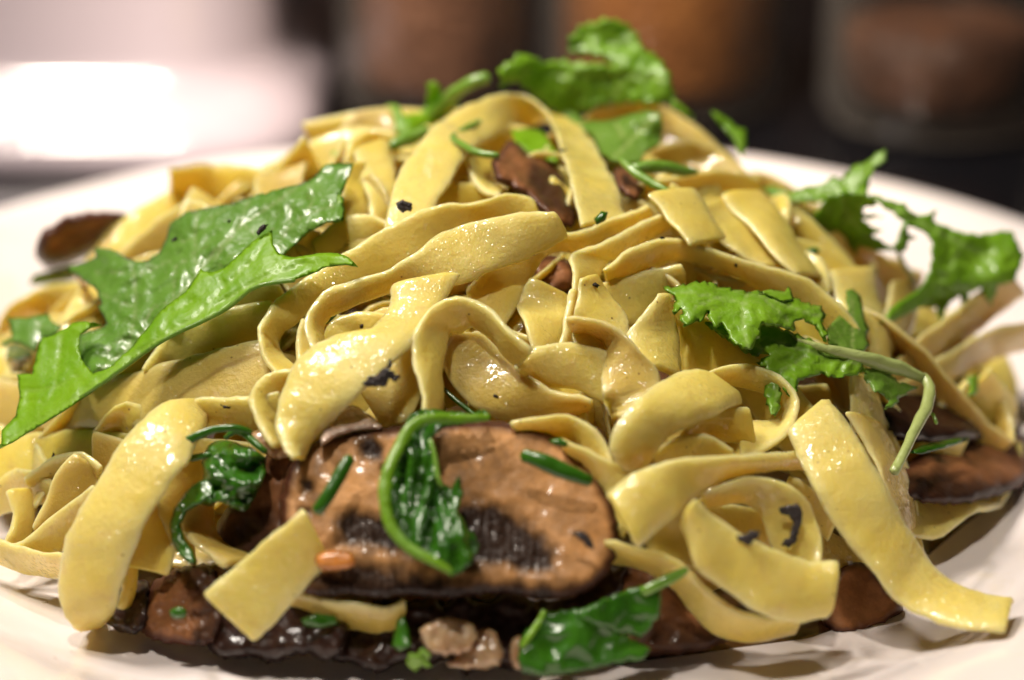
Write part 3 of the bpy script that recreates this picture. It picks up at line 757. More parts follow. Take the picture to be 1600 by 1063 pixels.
# ------------------------------------------------------------------ dark sheet added under the heap, shade put into its colour
def sauce():
    verts, faces = [], []
    n = 96; rings = [0.0, .3, .6, .85, .95, 1.0]
    for q in rings:
        for k in range(n):
            a = 2 * math.pi * k / n
            R = 82 + 5 * N3(Vector((math.cos(a) * 2, math.sin(a) * 2, 3))) * 2 + 3 * N3(Vector((math.cos(a) * 7, math.sin(a) * 7, 5)))
            verts.append(Vector((R * 1.10 * q * math.cos(a) + 2, R * .97 * q * math.sin(a) + 3, 2.2 + (1.5 if q < .9 else 1.1 if q < .97 else .25))))
    for i in range(len(rings) - 1):
        for k in range(n):
            k2 = (k + 1) % n; faces.append((i * n + k, i * n + k2, (i + 1) * n + k2, (i + 1) * n + k))
    o = mkmesh('sauce', verts, faces, SHADE_SHEET)
    set_props(o, 'dark oily sauce pooled on the plate under the heap', 'sauce', kind='stuff')
sauce()

# ------------------------------------------------------------------ mushrooms
def food(name, outline, ctrl, m, label, cat, group=None, **kw):
    o = pillow(name, outline, ctrl, m, **kw)
    return set_props(o, label, cat, group)
MG = 'pieces of fried mushroom'
food('mushroom_slice', [(440,850),(437,800),(444,752),(460,716),(492,690),(540,675),(600,667),(680,661),(760,657),(830,667),(882,690),(922,724),(952,770),(967,815),(965,860),(946,900),(915,924),(880,935),(840,935),(790,928),(740,932),(690,935),(640,930),(600,935),(550,930),(500,933),(470,922),(450,890)],
     [(480,720,11),(700,680,11),(920,740,11),(960,850,12),(500,910,12),(700,920,13),(880,920,13)], MUSH, 'largest mushroom slice, tan faced with dark gills, at the front of the heap', 'mushroom', MG,
     th=5.5, R=25, soft=True, jag=3, seed=31, cell=6, lump=0.25, lumps=.03, bias=0.4, ridge=0.9,
     dark=[(0.97, 10, (520,815),(545,795),(590,803),(620,790),(700,800),(740,780),(790,795),(835,822),(865,855),(868,890),(835,902),(770,880),(730,890),(700,870),(640,865),(590,860),(560,850),(530,850)),
           (0.95, 14, (480,898),(560,878),(700,905),(800,912),(900,915),(860,945),(640,945),(500,940)),
           (0.97, 6, (556,690),(580,685),(600,700),(598,720),(565,718)), (0.97, 4, (470,752),(488,750),(492,768),(474,772)), (0.97, 4, (466,794),(484,794),(486,806),(468,808)),
           (0.97, 3, (594,728),(606,726),(608,742),(598,745))])
food('mushroom_piece', [(55,395),(65,365),(95,343),(130,333),(170,330),(200,335),(190,352),(162,378),(150,395),(120,410),(90,420),(65,416)],
     [(60,400,-4),(190,340,-6),(120,415,-2)], MUSH_M, 'round browned mushroom piece alone at the far left of the heap', 'mushroom', MG, th=14, R=26, soft=True, jag=4, seed=32, cell=8, lump=.8, dark=[(.7,10,(60,380),(95,400),(110,418),(60,415))])
food('mushroom_piece', [(768,255),(783,235),(800,217),(818,232),(852,248),(876,266),(888,300),(902,342),(892,355),(868,352),(848,336),(828,312),(803,296),(780,285)],
     [(775,260,9),(800,220,6),(890,350,3)], MUSH_M, 'wrinkled brown mushroom piece tucked under the right leg of the tall arch', 'mushroom', MG, th=7, R=16, soft=True, jag=4, seed=33, cell=6, lump=1.0, lumps=.08, dark=[(.85,8,(830,250),(880,268),(905,345),(850,330),(822,290))])
food('mushroom_piece', [(958,268),(978,259),(998,272),(1010,292),(1000,310),(985,312),(966,294)], [(960,270,5),(1000,300,5),(990,265,4)], MUSH_M, 'small brown mushroom tip just right of the tall arch', 'mushroom', MG, th=5, R=12, soft=True, jag=2, seed=34, cell=5, lump=.5, dark=[(.9,4,(968,275),(982,272),(986,292),(974,292))])
food('mushroom_piece', [(832,412),(860,400),(892,408),(900,432),(892,458),(865,460),(838,442)], [(835,410,-3),(895,430,-3),(865,458,-3)], MUSH_M, 'brown mushroom piece down in the middle hollow of the heap', 'mushroom', MG, th=5, R=14, soft=True, jag=3, seed=35, cell=6, lump=.5)
food('mushroom_piece', [(330,850),(350,800),(390,760),(415,715),(440,698),(470,690),(462,730),(448,790),(446,850),(425,885),(380,895),(345,880)],
     [(340,850,4),(460,700,9),(430,880,6)], MUSH_M, 'glossy red-brown mushroom slice behind the left end of the largest slice', 'mushroom', MG, th=5, R=18, soft=True, jag=4, seed=36, cell=7, lump=.7, dark=[(.85,12,(340,850),(380,800),(430,790),(440,880),(350,890))])
food('mushroom_piece', [(166,975),(172,945),(196,918),(225,905),(236,930),(230,965),(215,990),(188,990)], [(170,970,9),(230,920,8),(215,988,10)], MUSH_D, 'nearly black mushroom end at the front left, against the big folded ribbon', 'mushroom', MG, th=6, R=14, soft=True, jag=6, seed=37, cell=6, lump=1.0, lumps=.1)
food('mushroom_piece', [(215,960),(235,915),(262,895),(300,882),(335,890),(352,930),(350,975),(335,1005),(290,1008),(245,1002),(222,988)], [(220,970,9),(300,885,7),(340,1000,11)], MUSH_M, 'lumpy brown mushroom piece at the front left with a green fleck on it', 'mushroom', MG, th=8, R=20, soft=True, jag=6, seed=38, cell=5, lump=1.3, lumps=.05, dark=[(.8,12,(280,880),(350,885),(350,1010),(300,1010),(310,940))])
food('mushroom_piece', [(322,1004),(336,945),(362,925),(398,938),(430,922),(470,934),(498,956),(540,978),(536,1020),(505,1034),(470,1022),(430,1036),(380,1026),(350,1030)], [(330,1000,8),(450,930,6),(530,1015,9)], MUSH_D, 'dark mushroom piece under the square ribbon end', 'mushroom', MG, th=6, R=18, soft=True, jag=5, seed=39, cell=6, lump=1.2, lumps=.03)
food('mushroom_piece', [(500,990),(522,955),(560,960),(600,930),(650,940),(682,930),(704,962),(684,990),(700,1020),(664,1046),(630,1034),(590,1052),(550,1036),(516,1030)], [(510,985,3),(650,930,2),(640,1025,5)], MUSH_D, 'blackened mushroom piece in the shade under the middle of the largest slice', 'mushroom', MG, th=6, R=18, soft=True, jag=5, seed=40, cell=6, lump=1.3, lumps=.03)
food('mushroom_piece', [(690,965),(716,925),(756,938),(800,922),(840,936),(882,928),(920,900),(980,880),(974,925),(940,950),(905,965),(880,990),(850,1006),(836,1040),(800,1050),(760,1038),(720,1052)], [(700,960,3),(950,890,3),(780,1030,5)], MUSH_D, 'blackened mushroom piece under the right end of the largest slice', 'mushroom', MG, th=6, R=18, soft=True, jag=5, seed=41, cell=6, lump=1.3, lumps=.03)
food('mushroom_piece', [(1370,640),(1388,605),(1425,582),(1480,570),(1545,566),(1600,580),(1600,650),(1560,682),(1500,690),(1440,692),(1395,684)], [(1380,640,1),(1590,600,-2),(1500,685,3)], MUSH_D, 'upper dark mushroom piece at the right edge behind the leaf stem', 'mushroom', MG, th=12, R=26, soft=True, jag=4, seed=42, cell=8, lump=1.0)
food('mushroom_piece', [(1398,760),(1410,728),(1450,704),(1500,688),(1570,672),(1612,690),(1610,745),(1560,775),(1500,788),(1435,785)], [(1400,760,5),(1600,690,0),(1500,785,6)], MUSH_M, 'lower brown mushroom piece at the right edge, lying on the plate', 'mushroom', MG, th=9, R=24, soft=True, jag=4, seed=43, cell=8, lump=.8, dark=[(.85,12,(1395,740),(1450,735),(1520,745),(1600,750),(1560,790),(1420,790))])
food('mushroom_piece', [(940,930),(975,890),(1010,880),(1050,912),(1095,955),(1145,992),(1120,1010),(1050,1022),(985,1020),(945,980)], [(950,930,3),(1010,885,3),(1130,1000,5)], MUSH_M, 'brown mushroom piece on the plate between the lower right leaf and the lowest ribbon', 'mushroom', MG, th=6, R=18, soft=True, jag=4, seed=44, cell=6, lump=1.0, lumps=.035, dark=[(.8,12,(1000,970),(1150,985),(1120,1015),(980,1025))])
food('mushroom_piece', [(1285,975),(1290,920),(1320,885),(1352,880),(1385,915),(1410,950),(1375,980),(1325,992)], [(1290,970,2),(1340,885,1),(1400,955,3)], MUSH_M, 'soft brown mushroom strip on the plate under the long right ribbon', 'mushroom', MG, th=5, R=16, soft=True, jag=4, seed=45, cell=7, lump=.6)

# onion, flakes, small bits
OG = 'bits of fried onion'
food('onion_piece', [(500,690),(512,657),(545,634),(572,644),(598,668),(565,672),(530,680),(508,694)], [(505,685,14),(545,640,10),(595,668,11)], ONION_G, 'glazed onion piece sparkling at the upper left rim of the largest mushroom slice', 'onion', OG, th=2.5, R=10, soft=True, jag=1, seed=51, cell=4, lump=.3, lumps=.1)
food('onion_piece', [(390,684),(400,672),(422,670),(442,690),(452,712),(430,718),(405,704)], [(392,680,13),(440,690,12),(430,715,12)], ONION, 'small pinkish onion piece above the wilted sprig at the left', 'onion', OG, th=2, R=8, soft=True, jag=1, seed=52, cell=4, lump=.3)
food('onion_piece', [(655,992),(672,972),(705,964),(738,974),(746,998),(730,1018),(695,1024),(668,1014)], [(660,990,11),(740,980,10),(700,1020,12)], ONION, 'paler, larger translucent onion piece at the front rim of the heap', 'onion', OG, th=2.2, R=10, soft=True, jag=4, seed=53, cell=4, lump=.2, lumps=.03, wr=1.0, wrs=.02)
food('onion_piece', [(738,992),(758,980),(778,990),(786,1018),(776,1042),(740,1046),(700,1040),(718,1022)], [(745,990,8),(775,1035,9),(715,1035,10)], ONION, 'darker onion piece tucked behind the paler one at the front rim', 'onion', OG, th=2.2, R=10, soft=True, jag=4, seed=54, cell=4, lump=.2, lumps=.03, wr=1.0, wrs=.02)
food('onion_piece', [(796,1020),(800,998),(816,994),(820,1020),(818,1046),(802,1044)], [(800,1000,9),(815,1040,10),(805,1040,10)], ONION, 'small onion bit at the left end of the lower right leaf', 'onion', OG, th=3, R=10, soft=True, jag=1, seed=55, cell=5)
food('onion_piece', [(118,432),(124,428),(138,446),(136,453),(128,448)], [(120,430,17),(136,450,17),(130,446,17)], ONION, 'tiny translucent onion chip hanging from the tooth of the big leaf', 'onion', OG, th=1, R=5, soft=True, seed=56, cell=3)
food('caramelised_bit', [(492,868),(510,860),(545,862),(556,876),(545,888),(505,892),(494,882)], [(495,870,14.2),(550,870,14.2),(520,890,14.2)], CARROT, 'small orange caramelised bit on the lower left of the largest mushroom slice', 'food bit', None, th=2, R=10, soft=True, jag=2, seed=57, cell=5)
FG = 'burnt dark flakes on the pasta'
FL = [([(566,601),(578,588),(592,582),(603,571),(611,561),(614,566),(608,578),(616,580),(626,588),(620,598),(610,594),(602,604),(588,606),(576,604)], 18.6, 'frilly black flake under the broad twisted flap'),
 ([(1217,796),(1228,789),(1247,787),(1253,800),(1250,830),(1243,850),(1231,857),(1221,849),(1233,841),(1239,818),(1233,805),(1221,805)], 16.2, 'largest hook-shaped black flake on the right arched ribbon'),
 ([(1150,838),(1162,836),(1176,828),(1188,832),(1186,842),(1176,846),(1168,853),(1156,848)], 19.6, 'ragged dark flake on the rim of the wide curved ribbon'),
 ([(1188,758),(1200,762),(1221,759),(1218,766),(1202,768)], 15.6, 'thin dark flake above the hook-shaped one'),
 ([(618,318),(628,312),(644,320),(643,330),(628,332),(620,327)], 12, 'black flake at the foot of the tall arch'),
 ([(893,832),(908,828),(922,840),(930,858),(916,856),(904,842)], 15.6, 'curved black flake on the right of the largest mushroom slice'),
 ([(925,446),(932,441),(937,445),(933,451),(927,451)], 10.5, 'tiny black peppercorn chip on the glistening pointed tip'),
 ([(343,630),(352,634),(362,634),(362,638),(350,638)], 13.5, 'thin reddish brown thread on the ribbon feeding the front left fold'),
 ([(355,345),(361,344),(361,350),(356,351)], 19, 'tiny black fleck on the glossy upper half of the big leaf'),
 ([(268,374),(275,370),(276,376),(270,379)], 19, 'tiny dark fleck left of the glint on the big leaf'),
 ([(401,360),(412,350),(421,352),(414,360),(404,368)], 19.5, 'black fleck beside the tooth of the fold of the big leaf'),
 ([(82,706),(88,714),(86,722),(80,716)], 7.5, 'small brown fleck among the ribbons at the left edge')]
for i, (pl, off, lb) in enumerate(FL):
    cx = sum(p[0] for p in pl) / len(pl); cy = sum(p[1] for p in pl) / len(pl)
    food('dark_flake', pl, [(cx, cy, off)], FLAKE, lb, 'flake', FG, th=0.5, R=4, seed=60 + i, cell=2.5, jag=3.5, lump=.25, lumps=.25)

# ------------------------------------------------------------------ green leaves
def leafthing(name, base, label, cat, group=None):
    e = empty(name, at(base[0], base[1], dep(base[0], base[1]) - base[2])); return set_props(e, label, cat, group)
LG = 'salad leaves on the heap'
# big leaf at the left, folded along its midrib
L1 = leafthing('salad_leaf', (150, 600, 10), 'largest leaf at the left, glossy green with a bright folded lower half', 'leaf', LG)
UP_ = [(552,256),(530,254),(508,258),(492,275),(470,287),(430,297),(400,305),(360,318),(322,324),(290,332),(266,350),(258,375),(248,395),(230,407),(212,409),(195,400),(172,389),(148,387),(150,402),(128,412),(103,419),(118,430),(135,441),(152,456),(158,474),(152,480),(160,492),(166,505),(155,514),(125,522),(120,545),(124,565),(145,588),(190,575),(240,540),(300,495),(360,455),(410,425),(445,398),(480,366),(512,347),(537,345),(538,325),(533,308),(542,285)]
c_up = [(550,258,14),(400,300,18),(260,360,15),(110,420,14),(160,490,16),(140,580,15),(300,490,19),(445,397,18),(537,345,14),(350,400,21)]
pillow('leaf_blade', UP_, c_up, LEAF_TOP, parent=L1, bmax=.088, amax=.05, res=.3, th=.32, R=4, cell=5, wr=1.5, wrs=.016, seed=3, jag=2.0, curl=0.8,
       veins=[(2.6,(500,262),(440,310),(380,350),(330,398),(300,440),(200,545),(150,583)), (2.0,(395,300),(370,360),(335,405)), (2.0,(308,330),(303,400),(312,432)), (2.2,(200,400),(211,430),(212,480),(205,525),(195,560)), (1.6,(211,430),(240,420),(270,405)), (1.6,(212,480),(180,470),(160,460)), (1.6,(275,415),(270,470),(262,500)), (1.5,(430,420),(440,370),(470,340),(520,320)), (1.3,(440,310),(455,330),(450,355)), (1.3,(380,350),(400,370),(402,400)), (1.3,(330,398),(345,420),(340,450)), (1.3,(395,300),(350,330),(320,345)), (1.2,(303,400),(275,415)), (1.2,(305,370),(280,380)), (1.2,(205,525),(180,535),(160,560)), (1.2,(480,280),(490,310),(480,335)), (1.2,(211,430),(180,425),(150,425)), (1.2,(270,470),(240,480),(225,505))])
FO_ = [(2,700),(3,672),(24,650),(31,620),(27,585),(50,583),(57,552),(64,528),(82,525),(100,514),(114,505),(130,502),(148,504),(160,508),(142,513),(127,522),(123,542),(127,562),(145,583),(168,576),(200,548),(230,512),(252,484),(290,456),(306,432),(313,419),(318,423),(332,426),(350,419),(376,394),(398,374),(425,359),(427,383),(436,396),(456,402),(500,396),(528,395),(545,402),(560,418),(540,414),(512,417),(484,430),(450,441),(400,449),(380,463),(345,490),(292,516),(250,537),(210,562),(160,602),(110,637),(60,667),(20,692)]
c_fo = [(5,690,15),(60,560,16),(30,600,15),(150,590,18),(140,510,16),(230,530,20),(310,430,22),(425,365,22),(555,415,24),(400,440,23),(290,505,22),(130,620,16)]
pillow('folded_blade', FO_, c_fo, LEAF_BRIGHT, parent=L1, bmax=.088, amax=.05, res=.3, th=.32, R=4, cell=5, wr=0.6, wrs=.016, seed=4, jag=1.5,
       veins=[(3.0,(10,690),(110,628),(200,560),(290,505),(400,440),(470,415),(540,410)), (2.0,(48,668),(70,630),(85,610),(92,560),(97,520)), (1.8,(28,612),(60,610),(100,600)), (1.8,(300,500),(350,450),(400,400),(420,370)), (1.5,(180,570),(150,560),(135,535)), (1.2,(350,450),(345,435)), (1.2,(400,440),(440,415),(500,405)), (1.2,(85,610),(110,590),(130,585)), (1.2,(250,520),(270,490),(300,470)), (1.2,(70,630),(50,625),(30,640))])
tube('midrib', [(-10,704,16),(60,664,16.5),(160,599,18.5),(250,535,20.3),(345,488,20),(400,449,21),(460,438,21)], 3.4, LEAF_LIME, L1)
pillow('leaf_lobe', [(9,496),(28,497),(50,495),(76,490),(80,502),(98,512),(84,526),(64,530),(56,552),(46,545),(30,536),(16,535),(4,542),(2,536),(18,526),(14,506)], [(10,496,13),(76,492,14),(50,545,15),(90,512,15)], LEAF_TOP, parent=L1, bmax=.088, amax=.05, res=.3, th=.32, R=4, cell=5, wr=.6, seed=5, jag=1, veins=[(1.8,(52,495),(62,512),(60,545))])
pillow('curled_tip', [(527,300),(537,310),(538,328),(537,346),(520,349),(524,330)], [(530,305,11),(537,340,11),(522,345,12)], LEAF, parent=L1, bmax=.088, amax=.05, res=.3, th=.5, R=5, cell=4, seed=6)
# mizuna sprig right front
L2 = leafthing('salad_sprig', (1440, 600, 12), 'jagged sprig at the right with a pale stem bent down at its end', 'leaf', LG)
pillow('leaf_blade', [(1030,443),(1036,450),(1058,448),(1075,443),(1108,440),(1125,448),(1160,455),(1185,456),(1212,458),(1232,462),(1258,474),(1284,480),(1291,492),(1284,500),(1292,520),(1291,535),(1284,530),(1276,512),(1256,500),(1242,500),(1243,514),(1235,518),(1215,509),(1191,508),(1186,525),(1176,541),(1170,548),(1150,539),(1138,525),(1132,508),(1117,512),(1109,501),(1105,490),(1098,500),(1081,506),(1068,509),(1063,500),(1069,480),(1054,492),(1051,478),(1058,470),(1046,458)],
       [(1032,445,9),(1120,445,12),(1290,485,12),(1290,530,13),(1170,545,15),(1070,505,13),(1200,490,16)], LEAF, parent=L2, th=.32, R=4, cell=5, wr=1.3, wrs=.022, seed=8, jag=1, teeth=6, curl=.9,
       veins=[(2.2,(1170,456),(1160,480),(1162,520),(1170,545)), (1.6,(1185,460),(1215,485),(1240,510)), (1.6,(1165,475),(1120,465),(1060,455)), (1.5,(1200,465),(1250,485),(1285,495)), (1.5,(1120,465),(1085,480),(1070,505))])
pillow('leaf_blade', [(1183,456),(1205,452),(1226,456),(1231,447),(1236,452),(1240,468),(1225,472),(1200,462)], [(1185,455,11),(1236,450,11),(1220,470,12)], LEAF, parent=L2, th=.32, R=4, cell=4, seed=9, jag=1)
pillow('leaf_blade', [(1100,505),(1130,528),(1175,556),(1207,552),(1182,567),(1194,574),(1194,600),(1198,632),(1210,652),(1220,632),(1221,605),(1234,618),(1246,610),(1248,594),(1265,590),(1280,584),(1302,590),(1330,588),(1352,580),(1345,558),(1290,542),(1240,520),(1200,505),(1150,500)],
       [(1110,510,8),(1200,640,10),(1345,570,13),(1200,510,9),(1300,545,12)], LEAF, parent=L2, th=.32, R=4, cell=5, wr=1.5, wrs=.022, seed=10, jag=1, teeth=6, curl=.6, veins=[(2.4,(1150,510),(1230,540),(1340,568)), (1.6,(1260,555),(1220,580),(1208,645))])
pillow('leaf_blade', [(1293,538),(1292,514),(1310,494),(1326,484),(1322,470),(1321,455),(1331,451),(1345,464),(1348,480),(1351,500),(1359,514),(1353,528),(1359,541),(1348,551),(1320,548)], [(1325,455,9),(1295,535,11),(1355,535,10)], LEAF_LIME, parent=L2, th=.32, R=4, cell=5, wr=.7, seed=11, jag=1.5, veins=[(1.8,(1332,548),(1333,500),(1330,460))])
pillow('leaf_blade', [(1350,580),(1352,592),(1364,610),(1382,619),(1388,628),(1382,639),(1393,638),(1410,619),(1434,604),(1402,597),(1386,574),(1368,571)], [(1355,580,12),(1388,635,12),(1430,603,13)], LEAF_LIME, parent=L2, th=.32, R=4, cell=4, wr=1.2, wrs=.03, seed=12, jag=1, teeth=5, lump=.4)
tube('stem', [(1235,530,10,4),(1290,545,12,7),(1340,558,13.5,11),(1390,571,14,12),(1425,583,14.5,10),(1443,592,15,8)], 10, STEM, L2, flat=.7)
tube('stem', [(1441,588,14.8,8),(1452,604,15,9),(1448,635,15,10),(1430,670,15.5,9),(1414,705,16,8),(1397,738,16.5,8)], 9, STEM, L2, flat=.8)
tube('tendril', [(1446,642,14),(1458,648,14),(1463,662,14.5)], 3, STEM_G, L2)
# far right leaf
L3 = leafthing('salad_leaf', (1300, 310, 5), 'ragged sprig over the far right rim of the plate', 'leaf', LG)
kw3 = dict(parent=L3, th=.32, R=4, cell=5, wr=1.3, wrs=.02, jag=1, teeth=4)
pillow('leaf_blade', [(1193,292),(1210,291),(1235,301),(1262,290),(1282,290),(1300,277),(1315,280),(1335,259),(1356,253),(1370,240),(1383,233),(1384,250),(1366,263),(1358,282),(1356,303),(1362,310),(1330,313),(1290,314),(1245,317),(1215,314),(1200,303)], [(1195,295,6),(1380,238,3),(1350,308,7)], LEAF, seed=14, veins=[(2,(1210,302),(1300,300),(1350,270),(1380,240))], **kw3)
pillow('leaf_blade', [(1290,306),(1330,300),(1362,307),(1372,320),(1348,325),(1350,334),(1381,339),(1347,343),(1361,354),(1380,362),(1362,366),(1388,384),(1403,393),(1362,391),(1346,383),(1336,398),(1325,381),(1316,366),(1306,360),(1296,366),(1284,358),(1274,350),(1271,336),(1284,322)], [(1290,310,8),(1400,392,7),(1275,345,8)], LEAF, seed=15, veins=[(2,(1315,305),(1325,340),(1370,385))], **kw3)
pillow('leaf_blade', [(1358,303),(1386,312),(1415,321),(1427,335),(1446,337),(1463,328),(1457,346),(1480,355),(1502,363),(1530,367),(1580,360),(1600,400),(1585,440),(1560,445),(1548,480),(1532,450),(1515,458),(1510,490),(1498,462),(1482,476),(1470,507),(1463,480),(1440,480),(1402,500),(1374,507),(1398,476),(1430,456),(1446,440),(1456,410),(1456,376),(1440,360),(1415,352),(1398,334),(1378,322)], [(1360,305,8),(1500,365,5),(1590,400,4),(1380,500,8),(1470,500,9),(1455,380,7)], LEAF, seed=16, veins=[(2.4,(1365,308),(1420,338),(1490,375),(1520,390),(1560,400)), (1.8,(1500,385),(1480,430),(1390,500))], **kw3)
tube('leaf_stalk', [(1416,346,8),(1406,375,8.5),(1405,395,8.5),(1414,415,8.5),(1430,440,9)], 4, STEM_G, L3)
pillow('leaf_blade', [(1412,350),(1420,365),(1432,372),(1418,378),(1416,392),(1402,394),(1396,384),(1406,372)], [(1412,352,8),(1430,372,8),(1400,390,8)], LEAF, seed=17, **kw3)
# top of the heap
L4 = leafthing('salad_leaf', (1000, 170, 2), 'wide blurred leaf standing at the very top behind the tall arch', 'leaf', LG)
pillow('leaf_blade', [(888,74),(892,56),(915,38),(950,30),(980,36),(996,56),(1006,79),(1028,88),(1040,106),(1049,126),(1052,156),(1030,163),(985,160),(940,163),(915,175),(880,183),(862,174),(848,161),(836,150),(822,140),(812,128),(798,128),(784,137),(779,112),(792,97),(815,84),(832,88),(846,98),(870,98),(885,91),(895,99),(930,99),(955,101),(950,92),(922,85),(902,86)],
       [(785,110,0),(900,50,-10),(1000,60,-10),(1045,150,-4),(880,175,2)], LEAF, parent=L4, th=.5, R=4, cell=6, wr=1.8, wrs=.02, seed=18, jag=2, teeth=9, veins=[(3,(1045,125),(980,118),(900,120),(820,112)), (2.2,(975,122),(960,150),(950,165))])
pillow('leaf_blade', [(1048,150),(1085,180),(1082,188),(1050,170)], [(1048,150,-4),(1085,184,-4),(1050,168,-4)], LEAF, parent=L4, th=.5, R=4, cell=6, seed=19)
L5 = leafthing('salad_leaf', (980, 245, 6), 'pale green crumpled leaf lying in front of the back right arch', 'leaf', LG)
pillow('leaf_blade', [(872,184),(882,172),(892,171),(904,180),(912,189),(940,188),(962,185),(985,178),(1010,172),(1031,175),(1036,200),(1031,226),(1006,241),(1001,254),(975,256),(955,250),(938,240),(925,212),(900,197)], [(875,182,6),(1030,178,7),(1030,225,9),(975,252,10),(930,200,9)], LEAF_LIME, parent=L5, th=.5, R=4, cell=5, wr=1.8, wrs=.025, seed=20, jag=1.5, veins=[(2.2,(1028,178),(990,215),(960,245)), (1.6,(960,190),(975,215))])
L6 = leafthing('salad_leaf', (830, 220, 4), 'small bright green leaf seen through the tall arch', 'leaf', LG)
pillow('leaf_blade', [(798,205),(822,200),(846,203),(856,214),(870,236),(874,256),(852,250),(822,237),(805,222)], [(800,206,1),(850,205,1),(870,254,3)], LEAF_BRIGHT, parent=L6, th=.5, R=4, cell=5, wr=1, seed=21, jag=1)
def stem_thing(name, pts, r, m, label, cat='stem', group=None, **kw):
    o = tube(name, pts, r, m, **kw); return set_props(o, label, cat, group)
stem_thing('chive', [(985,264,12,8),(1010,261,13,10),(1045,262,13,10),(1070,268,13,8),(1088,269,12,4)], 9, STEM_G, 'glistening green chive on the summit right of the tall arch', 'chive')
stem_thing('stem', [(970,250,11,5),(990,268,12,7),(1020,288,12,7),(1046,300,12,4)], 6, STEM_G, 'short thin green stem dangling below the glistening chive')
stem_thing('stem', [(788,174,9,4),(760,187,9,6),(735,198,10,6),(712,211,10,5),(709,217,10,5),(725,228,10.5,6),(750,240,11,6),(778,243,11,5)], 6, STEM_G, 'thin green stem sharply bent, in front of the inside of the tall arch')
L7 = leafthing('herb_sprig', (640, 200, 2), 'blurred leafy sprig behind the left side of the tall arch', 'herb', LG)
tube('stem', [(762,121,-4,9),(735,130,-3,10),(705,150,-2,10),(680,172,-1,10),(655,190,0,9)], 9, STEM_G, L7)
pillow('leaf_blade', [(558,202),(575,190),(596,187),(600,170),(606,161),(622,163),(631,180),(658,176),(668,158),(667,130),(680,127),(690,138),(690,152),(706,146),(716,160),(700,178),(684,192),(660,203),(630,213),(604,206),(580,200)], [(560,200,-1),(680,130,-3),(700,175,-1),(630,210,1)], LEAF_BRIGHT, parent=L7, th=.6, R=5, cell=6, wr=1.5, seed=22, jag=3)
stem_thing('stem', [(612,228,2,8),(635,218,2,11),(668,205,2,9)], 9, STEM_G, 'short thick green stem just below the blurred sprig')
food('herb_leaf', [(518,238),(526,236),(532,242),(530,252),(522,253)], [(525,245,2)], LEAF_BRIGHT, 'tiny green scrap above the right tip of the big leaf', 'herb', None, th=1, R=5, seed=70, cell=4, soft=True)
food('herb_leaf', [(1110,172),(1124,178),(1140,188),(1152,200),(1166,203),(1166,225),(1161,248),(1153,240),(1149,222),(1135,206),(1120,190)], [(1112,174,-8),(1165,205,-8),(1158,245,-5)], LEAF, 'small leaf tip poking up behind the back right arch over the plate rim', 'herb', None, th=.5, R=4, seed=71, cell=5, wr=1)
food('herb_leaf', [(45,445),(52,430),(80,422),(115,415),(150,405),(152,425),(110,440),(70,446)], [(50,440,-8),(150,415,-6),(80,445,-6)], LEAF_LIME, 'pale green scrap under the far left mushroom', 'herb', None, th=.6, R=5, seed=72, cell=6, wr=1)
food('herb_leaf', [(6,540),(25,534),(48,545),(52,556),(30,566),(8,560)], [(8,545,8),(50,555,9),(20,562,9)], LEAF_DARK, 'dark green scrap under the small lobe of the big leaf', 'herb', None, th=1, R=6, seed=73, cell=5, wr=1.2, wrs=.05)
food('herb_leaf', [(928,342),(940,330),(950,332),(946,345),(932,352)], [(930,345,11),(948,335,11)], LEAF_DARK, 'dark green scrap at the foot of the right leg of the tall arch', 'herb', None, th=1, R=6, seed=74, cell=4)
food('herb_leaf', [(505,505),(512,494),(528,485),(526,494),(510,508)], [(506,505,2),(527,487,1)], LEAF_DARK, 'dark green sliver inside the small loop', 'herb', None, th=1, R=4, seed=75, cell=4)
food('herb_leaf', [(1262,388),(1275,386),(1282,393),(1272,400),(1264,398)], [(1270,393,4)], LEAF_DARK, 'dark green scrap right of the broad right-hand panel', 'herb', None, th=1, R=5, seed=76, cell=4)
food('herb_leaf', [(1418,708),(1440,696),(1475,688),(1515,682),(1510,690),(1480,700),(1440,710)], [(1420,706,9),(1512,685,6),(1460,702,9)], LEAF_DARK, 'long dark green leaf scrap on the lower right mushroom', 'herb', None, th=.8, R=5, seed=77, cell=5)
food('herb_leaf', [(1508,590),(1530,585),(1528,615),(1512,622),(1516,604)], [(1510,592,8),(1528,590,6),(1515,618,7)], LEAF, 'narrow green scrap on the upper dark mushroom at the right', 'herb', None, th=.8, R=5, seed=78, cell=5)
food('herb_leaf', [(856,688),(875,684),(888,692),(884,700),(866,696)], [(860,690,15),(885,695,15)], LEAF_DARK, 'small dark green scrap at the top right rim of the largest mushroom slice', 'herb', None, th=.8, R=4, seed=79, cell=4)
food('herb_leaf', [(265,955),(280,948),(292,955),(288,966),(270,966)], [(270,956,14.5),(290,958,14.5)], LEAF_DARK, 'green fleck on the lumpy brown mushroom at the front left', 'herb', None, th=.8, R=4, seed=80, cell=4, soft=True)
food('herb_leaf', [(634,1036),(640,1020),(652,1022),(660,1012),(672,1022),(668,1034),(675,1044),(656,1042),(648,1052)], [(640,1030,11),(665,1030,13),(655,1048,11)], LEAF, 'small bright green scrap at the front rim left of the onion', 'herb', None, th=.6, R=5, seed=81, cell=4, jag=2, wr=1.5, wrs=.06)
food('herb_leaf', [(612,1010),(620,970),(630,960),(640,985),(642,1010),(625,1018)], [(615,1005,10),(632,965,9),(640,1010,10)], LEAF_DARK, 'dim green scrap standing in the shade left of the onion', 'herb', None, th=1, R=6, seed=82, cell=5, wr=.8)
